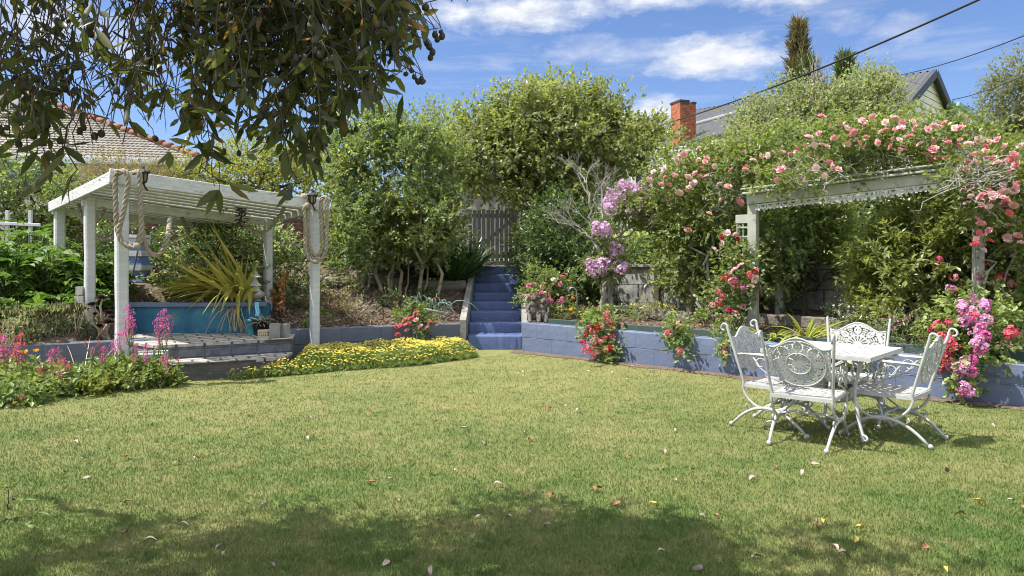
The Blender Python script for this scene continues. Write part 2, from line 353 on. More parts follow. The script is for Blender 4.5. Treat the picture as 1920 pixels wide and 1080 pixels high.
M['blue_grey_paint']=mat('blue_paint_grey',(.12,.155,.245),.6,(.15,.19,.285),3,None,(18,.35,.008),col3=(.22,.25,.30),scale3=24,lo3=.68,hi3=.74)  # mottled blue grey paint of the planter ledge
M['step_blue']=mat('step_blue',(.066,.10,.225),.6,(.095,.135,.275),4,None,(22,.3,.006),col3=(.30,.34,.42),scale3=11,lo3=.69,hi3=.76)
M['concrete']=mat('concrete',(.30,.29,.27),.9,(.20,.195,.18),5,None,(30,.5,.008),col3=(.10,.095,.085),scale3=8,lo3=.62,hi3=.75)
M['concrete_dark']=mat('concrete_dark',(.20,.195,.175),.9,(.12,.115,.10),4,None,(25,.5,.01),col3=(.07,.075,.05),scale3=7,lo3=.56,hi3=.7)
M['log']=mat('log',(.20,.175,.145),.9,(.10,.085,.07),7,(1,1,5),(22,.9,.015),col3=(.32,.30,.27),scale3=20,lo3=.6,hi3=.7)
M['edging']=mat('edging',(.035,.065,.06),.6,(.055,.09,.08),6,None,(20,.3,.005))
M['bark_light']=mat('bark_light',(.42,.34,.24),.9,(.30,.23,.16),9,(1,1,.3),(30,.6,.01))
M['bark_grey']=mat('bark_grey',(.40,.37,.34),.9,(.24,.22,.20),12,(1,1,.3),(30,.6,.008))
M['bark_dark']=mat('bark_dark',(.10,.075,.055),.9,(.055,.042,.034),10,(1,1,.3),(30,.6,.01))
M['stem_green']=mat('stem_green',(.14,.19,.06),.7)
M['stem_brown']=mat('stem_brown',(.22,.15,.09),.8)
def leafs(n,*c,**k): M[n]=leafmat(n,list(c),**k)
leafs('leaf_mid',(.124,.169,.062),(.179,.224,.086),(.247,.292,.129),(.319,.307,.155),pos=[0,.5,.9,1],rough=.38,spec=.5)
leafs('leaf_tree',(.154,.182,.072),(.221,.244,.098),(.289,.306,.137),(.185,.207,.083),rough=.38,spec=.5)
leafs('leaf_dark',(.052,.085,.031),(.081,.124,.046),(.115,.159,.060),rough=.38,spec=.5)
leafs('leaf_pale',(.21,.235,.145),(.27,.29,.185),(.34,.355,.245),(.15,.18,.10))
leafs('leaf_gold',(.21,.23,.05),(.29,.30,.07),(.16,.19,.045),(.32,.30,.09))
leafs('leaf_olive',(.16,.15,.06),(.21,.195,.08),(.24,.16,.075),(.13,.14,.05))
leafs('leaf_gum',(.05,.058,.027),(.078,.085,.036),(.14,.15,.055),(.20,.11,.06),(.10,.07,.04),pos=[0,.4,.90,.955,1],transl=.55,rough=.36,spec=.55)
leafs('leaf_varieg',(.075,.125,.050),(.150,.206,.094),(.562,.587,.425),(.100,.150,.062),pos=[0,.45,.75,1])
leafs('leaf_rhodo',(.167,.201,.064),(.238,.272,.090),(.332,.332,.127),(.119,.154,.051),rough=.33,spec=.55)
leafs('leaf_acanthus',(.062,.125,.025),(.106,.188,.037),(.150,.250,.056),rough=.5,spec=.2,transl=.3)
leafs('leaf_rose',(.131,.177,.058),(.185,.230,.080),(.250,.284,.109),(.282,.203,.096),pos=[0,.5,.93,1],rough=.38,spec=.5)
leafs('leaf_grey',(0.188,0.225,0.150),(0.275,0.300,0.213),(0.375,0.375,0.275))
leafs('leaf_strap',(0.025,0.056,0.018),(0.050,0.100,0.025),(0.088,0.150,0.037),rough=.3,spec=.55,transl=.2)
leafs('leaf_flax',(.36,.34,.08),(.50,.45,.12),(.25,.26,.06),(.58,.50,.17),rough=.4,transl=.25)
leafs('leaf_lily',(0.200,0.263,0.050),(0.300,0.350,0.075),(0.413,0.388,0.112),transl=.3)
leafs('leaf_fresh',(.153,.216,.059),(.208,.276,.083),(.273,.315,.116),transl=.3)
leafs('dry_straw',(.45,.37,.24),(.56,.47,.32),(.34,.27,.16),transl=.15)
leafs('leaf_cypress',(0.062,0.106,0.037),(0.100,0.138,0.050),(0.075,0.112,0.037),(0.106,0.075,0.050))
leafs('leaf_rust',(.12,.085,.06),(.17,.12,.085),(.08,.10,.05),(.15,.095,.065))
leafs('leaf_weeping',(.15,.17,.095),(.21,.22,.125),(.19,.165,.09),(.12,.14,.075))
leafs('leaf_aeonium',(.022,.010,.012),(.045,.018,.02),(.07,.028,.028),rough=.3,transl=.1)
def petal(n,*c,**k): M[n]=leafmat(n,list(c),transl=.25,rough=.6,spec=.2,tcol=(1.1,1.0,1.0),**k)
petal('petal_pale_pink',(.86,.56,.57),(.89,.69,.68),(.86,.60,.64)); petal('petal_salmon',(.85,.47,.44),(.88,.60,.55),(.83,.43,.46))
petal('petal_rose',(.80,.34,.40),(.84,.46,.50),(.76,.26,.34)); petal('petal_coral',(.80,.14,.20),(.84,.24,.29),(.74,.09,.15)); petal('petal_red',(.55,.015,.03),(.65,.03,.05))
petal('petal_magenta',(.62,.10,.34),(.70,.20,.44),(.55,.06,.28)); petal('petal_orchid',(.72,.36,.58),(.80,.48,.68),(.66,.26,.52))
petal('petal_mauve',(.66,.42,.64),(.74,.54,.72),(.58,.34,.57),(.78,.58,.70)); petal('petal_yellow',(.68,.585,.085),(.74,.655,.14),(.58,.50,.07)); petal('petal_orange',(.80,.32,.01),(.85,.42,.02)); petal('petal_white',(.75,.74,.72),(.78,.70,.70)); petal('petal_violet',(.12,.08,.5),(.2,.12,.6))
petal('petal_crimson',(.62,.07,.14),(.72,.15,.22),(.58,.06,.18))

# ================================================================== ground
def lawn_mat(name,tint=(1,1,1),blades=False):
    m,nt,out=newmat(name); p=nt.nodes.new('ShaderNodeBsdfPrincipled'); p.inputs['Roughness'].default_value=.75; p.inputs['Specular IOR Level'].default_value=.2
    g=nt.nodes.new('ShaderNodeNewGeometry'); pos=g.outputs['Position']
    t=lambda c: tuple(a*b for a,b in zip(c,tint))
    c=ramp(nt,noise(nt,.9,6,pos,.65),[t((.092,.152,.038)),t((.148,.187,.058)),t((.212,.222,.084))],[.36,.5,.64])
    # drier towards the blue wall at the back
    sx=nt.nodes.new('ShaderNodeSeparateXYZ'); nt.links.new(pos,sx.inputs[0])
    mr=nt.nodes.new('ShaderNodeMapRange'); nt.links.new(sx.outputs[1],mr.inputs[0]); mr.inputs[1].default_value=4.5; mr.inputs[2].default_value=9.5; mr.inputs[3].default_value=0; mr.inputs[4].default_value=.52
    c=mixc(nt,mr.outputs[0],c,t((.255,.235,.10)))
    c=mixc(nt,ramp(nt,noise(nt,3.3,5,pos,.6),[(0,0,0),(.55,.55,.55)],[.5,.68]),c,t((.275,.25,.11)))
    c=mixc(nt,ramp(nt,noise(nt,5.1,5,pos,.6),[(.75,.75,.75),(0,0,0)],[.33,.45]),c,t((.07,.125,.028)))
    if blades:
        v=ramp(nt,g.outputs['Random Per Island'],[(.80,.84,.74),(1.0,1.0,1.0),(1.3,1.25,1.3)])
        c=mixc(nt,1.0,c,v,'MULTIPLY'); nt.links.new(c,p.inputs['Base Color'])
        tr=nt.nodes.new('ShaderNodeBsdfTranslucent'); nt.links.new(c,tr.inputs[0]); mx=nt.nodes.new('ShaderNodeMixShader'); mx.inputs[0].default_value=.3
        nt.links.new(p.outputs[0],mx.inputs[1]); nt.links.new(tr.outputs[0],mx.inputs[2]); nt.links.new(mx.outputs[0],out.inputs[0])
    else:
        d=ramp(nt,noise(nt,70,6,pos,.7),[(.65,.65,.6),(1.2,1.2,1.15)],[.3,.62]); nt.links.new(mixc(nt,1.0,c,d,'MULTIPLY'),p.inputs['Base Color'])
        nt.links.new(bump(nt,noise(nt,110,5,pos,.7),.8,.02),p.inputs['Normal']); nt.links.new(p.outputs[0],out.inputs[0])
    return m
M['lawn']=lawn_mat('lawn_turf'); M['blades']=lawn_mat('grass_blades',(1.12,1.12,1.1),True)
M['upper_lawn']=mat('upper_lawn',(.19,.245,.055),.85,(.25,.29,.075),4,None,(60,.8,.02))
b=MB(); b.grid(np.array([[[x,y,0] for y in np.linspace(-200,200,41)] for x in np.linspace(-200,200,41)])); struct('lawn',b,M['lawn'])
LAWN=[(-3.3,2.6),(-4.2,5.2),(-5.15,6.9),(-5.3,7.75),(-4.9,8.2),(-4.1,8.78),(-3.6,8.97),(-2.95,9.25),(-2.3,9.7),(-1.3,10.2),(-.45,11.15),(.1,11.85),(5.1,7.3),(11.5,1.6),(11.5,1.0),(-3.3,1.0)]
rng=np.random.default_rng(5)
def blades(n,dmin,dmax,h,wd,pw):
    # more blades near the lawn's front than at its back
    u=rng.random(n); a=1-pw; d=(dmin**a+u*(dmax**a-dmin**a))**(1/a); x=(rng.random(n)*2-1)*(d*.86+1.5)
    k=inpoly(x,d,LAWN); x=x[k]; d=d[k]; n=len(x); h=h*(.5+.9*rng.random(n))*(1.12-d*.045); wd=wd*(.7+.6*rng.random(n))*(.55+d*.11)
    b0=np.stack([x,d,np.zeros(n)],1); a=rng.random(n)*2*PI; s=np.stack([np.cos(a),np.sin(a),0*a],1)*wd[:,None]*.5
    ln=np.stack([rng.normal(size=n)*.34,rng.normal(size=n)*.34,np.ones(n)],1); m=b0+ln*h[:,None]*A3(.4,.4,.6); t=b0+ln*h[:,None]*A3(1.25,1.25,.9)
    V=np.stack([b0-s,b0+s,m+s*.8,t,m-s*.8],1); return V
b=MB(); V=blades(420000,2.9,12.0,(.024),.0042,1.75); i=np.arange(len(V))[:,None]*5
b.add(V.reshape(-1,3),i+np.array([[0,1,2,4]]),0,True); k=i+np.array([[4,2,3]]); b.L.append(k.ravel()); b.T.append(np.full(len(k),3)); b.M.append(np.zeros(len(k),int)); b.S.append(np.ones(len(k),bool))
o=struct('mown_grass',b,M['blades'],'stuff'); o['label']='short mown grass of the lawn'; 
# raised beds and the rising ground behind
nL=A3(-.473,.881); L0=A3(-3.2,10.8); nR=A3(.67,.74); cR=8.88
def prof(t,pts): return np.interp(t,[p[0] for p in pts],[p[1] for p in pts])
def gzl(x,y):
    t=nL[0]*(x-L0[0])+nL[1]*(y-L0[1]); z=prof(t,[(0,.40),(3.5,1.36),(9,1.9),(30,3.0),(90,5.5)])
    return z+.03*np.sin(x*3.1+y*1.7)*np.sin(y*2.3-x)*np.clip(t,0,1)
def gzr(x,y):
    t=nR[0]*x+nR[1]*y-cR; z=prof(t,[(0,.40),(2.5,.70),(2.62,.74)])
    up=prof(t,[(2.6,1.34),(8,2.25),(22,3.1),(90,5.5)]); z=np.where(t>2.6,up,z)
    z=z+.025*np.sin(x*3.1+y*1.7)*np.sin(y*2.3-x)*np.clip(t,0,1)
    wl=np.clip(1-(x-.2)/1.5,0,1)*(t<2.6); return z*(1-wl)+wl*np.maximum(z,.38+.262*(y-12))
def gz(x,y): 
    if nR[0]*x+nR[1]*y<cR and nL[0]*(x-L0[0])+nL[1]*(y-L0[1])<0: return 0.0
    return float(gzl(np.array(x),np.array(y)) if x<-.3 else gzr(np.array(x),np.array(y)))
def onbed(px,py,d0=8,d1=22):           # where the sight line through a photo point meets the rising bed
    for d in np.arange(d0,d1,.05):
        p=P(px,py,d)
        if p[2]<=gz(p[0],p[1]): return A3(p[0],d,gz(p[0],p[1]))
    return P(px,py,d1)
def strip(name,inner,dirs,ts,zf,m,dips=None):
    q=[]
    for (p0,p1,d0,d1,n) in zip(inner[:-1],inner[1:],dirs[:-1],dirs[1:],[max(2,int(np.linalg.norm(A3(*b_)-A3(*a_))/.22)) for a_,b_ in zip(inner[:-1],inner[1:])]):
        for f in np.linspace(0,1,n,endpoint=False): q.append((A3(*p0)*(1-f)+A3(*p1)*f,unit(A3(*d0)*(1-f)+A3(*d1)*f)))
    q.append((A3(*inner[-1]),unit(A3(*dirs[-1]))))
    g=[]
    for p,d in q:
        r=[]
        for t in ts:
            x,y=p+d*t; z=float(zf(np.array(x),np.array(y)))
            if dips and inpoly(np.array([x]),np.array([y]),dips)[0]: z=min(z,.2)
            r.append((x,y,z))
        g.append(r)
    b=MB(); b.grid(np.array(g)); return struct(name,b,m)
tsn=list(np.arange(0,4.6,.2))+[5,6,7,8,10,13,18,25,40,90]
strip('garden_soil',[(-16,3.95),(-3.2,10.82),(-.8,12.12)],[tuple(nL),tuple(nL),(0,1)],tsn,gzl,M['soil'],[(-5.75,9.4),(-4.6,9.0),(-3.05,10.0),(-3.3,11.0),(-3.95,11.75),(-5.8,11.6)])
strip('garden_soil',[(.2,11.93),(5.2,7.36),(11.5,1.65)],[(0.02,1),tuple(nR),tuple(nR)],[t for t in tsn if t<2.5]+[2.55],gzr,M['soil'])
q=[]
strip('upper_lawn',[(.2,14.8),(1.6,13.82),(5.2+.67*2.62,7.36+.74*2.62),(13.3,3.6)],[(0.02,1),(.4,.9),tuple(nR),tuple(nR)],[0,.3,.7,1.2,2,3,4,6,8,11,15,20,30,60,90],lambda x,y: np.maximum(gzr(x,y),1.34),M['upper_lawn'])
b=MB(); b.grid(np.array([[[x,y,1.36+(y-15.6)*.055] for y in np.linspace(15.55,110,50)] for x in (-.82,-.3,.22)])); struct('garden_path',b,M['concrete'])
b=MB(); g=[]
for f in np.linspace(0,1,60):
    p=A3(.05,11.86)*(1-f)+A3(8.5,4.2)*f; j=.03*math.sin(f*40)+.03*math.sin(f*93)
    g.append([(p[0]-nR[0]*(.13+j),p[1]-nR[1]*(.13+j),.006),(p[0]-nR[0]*(.06+j*.4),p[1]-nR[1]*(.06),.022),(p[0]+.04,p[1]+.04,.02)])
b.grid(np.array(g)); struct('dirt_strip',b,M['soil'])
b=MB(); pl=[(-5.4,6.8),(-5.3,7.72),(-4.92,8.17),(-4.12,8.78),(-3.95,9.05),(-4.6,9.5),(-6.6,9.05),(-9,7.7),(-9,6.8)]
b.prism(pl,-.02,.02); struct('flower_bed_soil',b,M['soil'])
# bark chips
b=MB()
for (n,poly,f) in ((9000,[(-3.3,10.9),(-.9,12.2),(-.9,14),(-3.8,14),(-4.3,12.2)],gzl),(5000,[(.3,11.95),(5.2,7.5),(7,8.6),(2,13)],gzr)):
    s=sample_poly(rng,poly,n); z=f(s[:,0],s[:,1])+.012; D=rdir(rng,n)*A3(1,1,.35)
    leafmesh(b,np.c_[s,z],D,unit(A3(0,0,1)+.6*rng.normal(size=(n,3))),.03+.05*rng.random(n),.012+.02*rng.random(n))
o=struct('bark_mulch',b,M['mulch'],'stuff'); o['label']='loose bark chips and dry litter on the garden beds'

# ================================================================== retaining walls, steps, patio
def blockmat(name,d,cols):
    m,nt,out=newmat(name); p=nt.nodes.new('ShaderNodeBsdfPrincipled'); nt.links.new(p.outputs[0],out.inputs[0]); p.inputs['Roughness'].default_value=.62
    b=nt.nodes.new('ShaderNodeTexBrick'); nt.links.new(wallvec(nt,d),b.inputs['Vector']); b.inputs['Scale'].default_value=1; b.inputs['Brick Width'].default_value=.62; b.inputs['Row Height'].default_value=.235; b.inputs['Mortar Size'].default_value=.006; b.inputs['Mortar Smooth'].default_value=.6
    b.inputs['Color1'].default_value=rgba(cols[0]); b.inputs['Color2'].default_value=rgba(cols[1]); b.inputs['Mortar'].default_value=rgba(tuple(c*.92 for c in cols[0]))
    c=mixc(nt,1.0,b.outputs[0],ramp(nt,noise(nt,2.2,7),[(.90,.90,.92),(1.06,1.06,1.05)],[.3,.7]),'MULTIPLY')
    c=mixc(nt,ramp(nt,noise(nt,9,8,None,.75),[(0,0,0),(.8,.8,.8)],[.66,.78]),c,(.36,.38,.42))
    nt.links.new(c,p.inputs['Base Color'])
    h=nt.nodes.new('ShaderNodeMath'); h.operation='MULTIPLY_ADD'; h.inputs[1].default_value=-1.4; nt.links.new(b.outputs['Fac'],h.inputs[0]); nt.links.new(noise(nt,14,8),h.inputs[2]); nt.links.new(bump(nt,h.outputs[0],.55,.014),p.inputs['Normal']); return m
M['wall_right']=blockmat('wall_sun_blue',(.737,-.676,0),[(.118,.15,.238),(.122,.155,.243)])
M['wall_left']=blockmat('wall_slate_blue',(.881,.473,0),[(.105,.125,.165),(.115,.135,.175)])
def retwall(name,label,p0,p1,h0,h1,th,nrm,m):
    p0=A3(*p0); p1=A3(*p1); d=unit(p1-p0); L=np.linalg.norm(p1-p0); n=int(L/.09); r=np.random.default_rng(3); g=[]
    for i in range(n+1):
        f=i/n; p=p0+(p1-p0)*f; h=h0+(h1-h0)*f; row=[]
        for (o,z) in ((0,-.15),(0,h*.2),(0,h*.49),(-.004,h*.515),(-.004,h*.8),(0,h-.012),(.01,h),(th-.01,h),(th,h-.02),(th,-.15)):
            j=r.normal()*.0012; q=p+A3(*nrm)*(o+j); row.append((q[0],q[1],z+(r.normal()*.003 if z>0 else 0)))
        g.append(row)
    b=MB(); b.grid(np.array(g),0,False); k=len(g[0]); b.L.append(np.arange(k)); b.T.append(np.array([k])); b.L.append(np.arange(k)[::-1]+n*k); b.T.append(np.array([k])); b.M.append(np.zeros(2,int)); b.S.append(np.zeros(2,bool))
    return solo(name,label,'retaining wall',b,m,loc=((p0[0]+p1[0])/2,(p0[1]+p1[1])/2,0))
wr=retwall('retaining_wall','long low blue painted block wall behind the white table, in full sun',(.17,11.86),(9.8,3.12),.475,.41,.18,nR,M['wall_right'])
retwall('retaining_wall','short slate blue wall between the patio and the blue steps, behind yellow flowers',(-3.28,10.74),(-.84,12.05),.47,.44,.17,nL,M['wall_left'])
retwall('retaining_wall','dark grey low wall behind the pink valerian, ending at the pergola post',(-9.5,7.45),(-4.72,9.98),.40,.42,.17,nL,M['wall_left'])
# green edging boards along the top of the sunny wall
E0=A3(.35,11.93); E1=A3(9.6,3.55)
for i,(f0,f1,lb) in enumerate(((0,.13,'dark green edging board on the blue wall, nearest the blue steps'),(.135,.30,'dark green edging board on the blue wall, above the coral geranium'),(.305,.5,'dark green edging board on the blue wall behind the white chairs'),(.505,1.0,'dark green edging board on the blue wall at the pink geranium cascade'))):
    a=E0+(E1-E0)*f0; c=E0+(E1-E0)*f1; b=MB(); b.beam((a[0]+nR[0]*.12,a[1]+nR[1]*.12,.475),(c[0]+nR[0]*.12,c[1]+nR[1]*.12,.475),.03,.12)
    for k in (.02,.98): q=a+(c-a)*k; b.box((q[0]+nR[0]*.09,q[1]+nR[1]*.09,.49),(.035,.03,.13))
    solo('edging_board',lb,'edging board',b,M['edging'],'edging boards along the blue wall')
# the blue steps
st=thing('garden_steps','steep flight of blue painted concrete steps leading up to the wooden gate','steps',(-.3,12.1,0))
hs=[.237,.3975,.566,.71,.857,1.017,1.189,1.362]; r=np.random.default_rng(8)
for i,h in enumerate(hs):
    y0=12.08+.5*i; x0,x1=(-.76,.165) if i else (-.74,.2); hb=hs[i-1]-.05 if i else -.1; b=MB(); n=24; rows=[]
    for x in np.linspace(x0,x1,n):
        j=r.normal()*.006; rows.append([(x,y0+j*.5,hb),(x,y0+j,h-.03),(x,y0+.006+j,h-.008),(x,y0+.022,h+r.normal()*.002),(x,y0+.54,h+.004),(x,y0+.54,hb)])
    b.grid(np.array(rows)); k=6
    for q in (np.arange(k),np.arange(k)[::-1]+(n-1)*k): b.L.append(q); b.T.append(np.array([k])); b.M.append(np.array([0])); b.S.append(np.array([False]))
    obj('step',b,M['step_blue'],st)
for x,w_,lb in ((-.815,.105,None),(.215,.1,None)):
    b=MB(); pts=[(12.02,-.1),(12.02,.50),(12.2,.56),(15.7,1.50),(15.9,1.50),(15.9,-.1)] if x<0 else [(12.12,-.1),(12.12,.44),(12.5,.66),(15.7,1.50),(15.9,1.50),(15.9,-.1)]
    V=[(x-w_/2,y,z) for y,z in pts]+[(x+w_/2,y,z) for y,z in pts]; k=len(pts)
    b.add(V,[list(range(k)),list(range(k,2*k))[::-1]]+[[i,k+i,k+(i+1)%k,(i+1)%k][::-1] for i in range(k)]); obj('side_wall',b,M['concrete'],st)
# patio with two steps of painted brick
M['patio_brick']=brickmat('patio_brick',(.88,.47,0),(.125,.135,.16),(.15,.16,.185),(.10,.105,.12),.33,.11,.008)
m,nt,out=newmat('patio_top'); p=nt.nodes.new('ShaderNodeBsdfPrincipled'); nt.links.new(p.outputs[0],out.inputs[0]); p.inputs['Roughness'].default_value=.85
g=nt.nodes.new('ShaderNodeTexCoord'); mp=nt.nodes.new('ShaderNodeMapping'); mp.inputs['Rotation'].default_value=(0,0,-.49); nt.links.new(g.outputs['Object'],mp.inputs[0])
b=nt.nodes.new('ShaderNodeTexBrick'); nt.links.new(mp.outputs[0],b.inputs['Vector']); b.inputs['Scale'].default_value=1; b.inputs['Brick Width'].default_value=.34; b.inputs['Row Height'].default_value=.2; b.inputs['Mortar Size'].default_value=.016
b.inputs['Color1'].default_value=rgba((.36,.335,.30)); b.inputs['Color2'].default_value=rgba((.44,.41,.37)); b.inputs['Mortar'].default_value=rgba((.07,.065,.05))
nt.links.new(mixc(nt,1.0,b.outputs[0],ramp(nt,noise(nt,12,7,None,.7),[(.5,.5,.5),(1.1,1.1,1.1)],[.32,.6]),'MULTIPLY'),p.inputs['Base Color']); nt.links.new(bump(nt,noise(nt,25,6),.5,.01),p.inputs['Normal']); M['patio_top']=m
M['step_concrete']=mat('step_concrete',(.12,.115,.11),.85,(.075,.072,.07),5,(1,1,2),(22,.8,.015),col3=(.22,.20,.17),scale3=9,lo3=.6,hi3=.7)
pt=thing('brick_patio','raised brick patio with two worn blue grey steps under the white pergola','patio',(-4.2,10.2,0))
def slab(name,poly,z0,z1,m1,m2):
    b=MB(); b.prism(poly,z0,z1-.035,0); c=np.mean(poly,0); b.prism([tuple(c+(A3(*q)-c)*1.012) for q in poly],z1-.034,z1,1); return obj(name,b,[m1,m2],pt)
slab('patio_floor',[(-4.56,9.30),(-3.08,10.12),(-3.24,10.8),(-3.6,11.5),(-5.9,11.5),(-5.5,10.0)],-.05,.40,M['patio_brick'],M['patio_top'])
slab('step',[(-4.22,8.84),(-3.3,9.34),(-3.02,9.62),(-3.06,10.09),(-4.54,9.27),(-4.5,9.1)],-.05,.215,M['step_concrete'],M['patio_top'])
# mottled blue planter at the back of the patio
M['planter_blue']=mat('planter_blue',(.018,.09,.19),.5,(.04,.20,.29),3.2,None,(20,.3,.005),col3=(.10,.22,.20),scale3=5,lo3=.58,hi3=.72)
pb=thing('blue_planter','long blue mottled planter trough with a grey ledge holding the yellow flax','planter',(-4.75,11.2,.4))
b=MB(); b.prism([(-5.85,10.78),(-3.78,10.92),(-3.82,11.5),(-5.85,11.4)],.395,.80); obj('trough',b,M['planter_blue'],pb)
b=MB(); b.prism([(-5.9,10.72),(-3.68,10.87),(-3.74,11.02),(-5.9,10.88)],.802,.86); obj('ledge',b,M['blue_grey_paint'],pb)
b=MB(); fa=A3(-4.22,8.84,0); fdv=unit(A3(.92,.5,0)); fn=A3(fdv[1],-fdv[0],0)
for (u,v,ru,rv) in ((.05,.105,.016,.012),(.075,.13,.013,.016),(.045,.075,.014,.010),(.085,.09,.014,.018),(.06,.145,.010,.012),(.07,.055,.012,.009),(.10,.115,.008,.014)): b.ball(fa+fdv*u+fn*.014+A3(0,0,v),(ru,.003,rv),8,6,0,np.array([fdv,fn,[0,0,1]]))
obj('painted_mark',b,M['white_paint'],pt)
b=MB(); b.prism([(-5.83,10.9),(-3.8,11.04),(-3.84,11.48),(-5.83,11.38)],.79,.815); obj('soil',b,M['soil'],pb)
# pale mint concrete block at the step's end
b=MB(); b.prism([(-4.52,8.66),(-4.20,8.77),(-4.34,9.16),(-4.66,9.04)],-.05,.36); M['mint']=mat('mint',(.42,.50,.44),.8,(.30,.34,.30),6,None,(25,.5,.01)); solo('step_block','pale mint green block at the foot of the patio steps beside pink valerian','block',b,M['mint'])
# weathered logs and sleepers
def log(lab,p0,p1,r,sq=False,grp='weathered timber logs edging the garden beds'):
    rg=np.random.default_rng(int(abs(p0[0])*100)); b=MB()
    if sq: b.beam(p0,p1,r*1.7,r*1.9,bev=.02)
    else:
        n=9; pts=limb(rg,p0,p1,n,.008); b.tube(pts,r*(.92+.16*rg.random(n)),12)
    solo('garden_log',lab,'log',b,M['log'],grp)
def gl(px,d,dz=.1): x=(px-960)/F0*d; return A3(x,d,gz(x,d)+dz)
log('weathered log on the slope behind the pergola post with a rope hank',gl(598,13.2,.1),gl(636,13.25,.1),.09)
log('short weathered log in the slope, second from the pergola',gl(640,13.3,.06),gl(682,13.35,.06),.08)
log('weathered log at the foot of the multi stemmed green shrub',gl(684,13.5,.1),gl(752,13.7,.1),.1)
log('weathered log under the dark strappy clump, touching the blue steps',gl(786,13.75,.1),gl(872,13.95,.1),.115)
log('grey sleeper in front of the concrete wall by the mauve rhododendron',gl(1148,12.35,.06),gl(1215,12.0,.06),.075,True)
log('grey sleeper on the soil between mauve rhododendron and arbor',gl(1205,11.85,.08),gl(1300,11.1,.08),.085,True)
log('grey sleeper on the soil at the foot of the arbor post',gl(1300,11.2,.06),gl(1405,10.45,.06),.085,True)
log('grey sleeper in shade beneath the arbor',gl(1425,10.75,.06),gl(1600,9.6,.06),.085,True)
# concrete retaining wall at the back of the right bed
b=MB(); q0=A3(1.75,(11.45-.67*1.75)/.74); q1=A3(9.5,(11.45-.67*9.5)/.74)
bw=thing('concrete_wall','grey stained concrete block wall at the back of the bed under the bright lawn','retaining wall',((q0[0]+q1[0])/2,(q0[1]+q1[1])/2,.4))
M['wall_concrete']=brickmat('wall_concrete',(.737,-.676,0),(.31,.30,.275),(.26,.25,.23),(.10,.10,.09),1.1,.32,.012,.9,.7)
b.beam((q0[0],q0[1],.85),(q1[0],q1[1],.85),.16,1.02); obj('blocks',b,M['wall_concrete'],bw)
b=MB(); b.beam((q0[0]-nR[0]*.02,q0[1]-nR[1]*.02,1.39),(q1[0]-nR[0]*.02,q1[1]-nR[1]*.02,1.39),.22,.055); obj('coping',b,M['concrete'],bw)
b=MB()
for f in (.12,.30,.44,.6): q=q0+(q1-q0)*f-nR*.13; b.box((q[0],q[1],.95),(.09,.06,1.15),np.array([[.737,-.676,0],[.67,.74,0],[0,0,1]]))
obj('post',b,M['bark_dark'],bw)
# dark brick wall behind the pergola
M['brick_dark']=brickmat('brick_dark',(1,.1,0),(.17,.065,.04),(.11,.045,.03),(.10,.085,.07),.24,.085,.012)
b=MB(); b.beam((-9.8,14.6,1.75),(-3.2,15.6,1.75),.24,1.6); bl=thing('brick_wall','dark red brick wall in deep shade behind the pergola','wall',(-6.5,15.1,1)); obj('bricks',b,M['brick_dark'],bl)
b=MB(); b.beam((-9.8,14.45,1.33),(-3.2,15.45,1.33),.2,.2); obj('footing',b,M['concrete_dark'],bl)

# ================================================================== gate and fence at the top of the steps
M['grey_wood']=mat('grey_wood',(.23,.225,.21),.85,(.16,.155,.145),8,(6,6,.6),(40,.6,.006),col3=(.26,.25,.235),scale3=18,lo3=.6,hi3=.72)
M['pale_wood']=mat('pale_wood',(.52,.49,.45),.85,(.40,.375,.35),8,(6,6,.6),(40,.6,.006),col3=(.20,.17,.15),scale3=12,lo3=.6,hi3=.72)
gt=thing('picket_gate','dark grey wooden picket gate closing the top of the blue steps','gate',(-.35,16.15,1.45))
b=MB(); X0,X1=-.98,.12; n=11
for i in range(n):
    x=X0+.05+(X1-X0-.1)*i/(n-1); b.box((x,16.15,2.04+.01*r.normal()),(.078,.02,1.14),None,0,.004)
obj('pickets',b,M['grey_wood'],gt)
for z in (1.58,2.48): b=MB(); b.beam((X0,16.19,z),(X1,16.19,z),.035,.09); obj('rail',b,M['grey_wood'],gt)
b=MB(); b.beam((X0+.05,16.195,1.62),(X1-.05,16.195,2.44),.03,.08); obj('brace',b,M['grey_wood'],gt)
b=MB(); b.beam((X0-.08,16.1,1.41),(X1+.1,16.1,1.41),.18,.12); obj('sill',b,M['concrete_dark'],gt)
b=MB(); b.box((X0+.02,16.12,2.28),(.16,.03,.03)); b.tube([(X0-.06,16.1,1.75),(X0-.06,16.1,2.28)],.02,8); obj('latch',b,M['white_paint'],gt)
b=MB(); b.box((.26,16.15,2.1),(.12,.12,1.9),None,0,.01); b.box((.42,16.2,2.05),(.18,.03,1.75)); solo('gate_post','dark timber post with a board beside the picket gate, half covered by leaves','post',b,M['grey_wood'])
fe=thing('paling_fence','tall pale weathered paling fence rising behind the picket gate','fence',(-.4,18.4,1.5))
b=MB(); 
for i in range(18): x=-1.6+.155*i; b.box((x,18.4+.012*(i%2),2.45+.025*i),(.146,.02,2.0),None,0,.003)
obj('palings',b,M['pale_wood'],fe)
b=MB(); b.beam((-1.7,18.36,3.43),(1.15,18.36,3.88),.05,.12); obj('capping_rail',b,M['pale_wood'],fe)
b=MB(); b.beam((-1.7,18.44,2.0),(1.15,18.44,2.3),.04,.08); obj('rail',b,M['pale_wood'],fe)

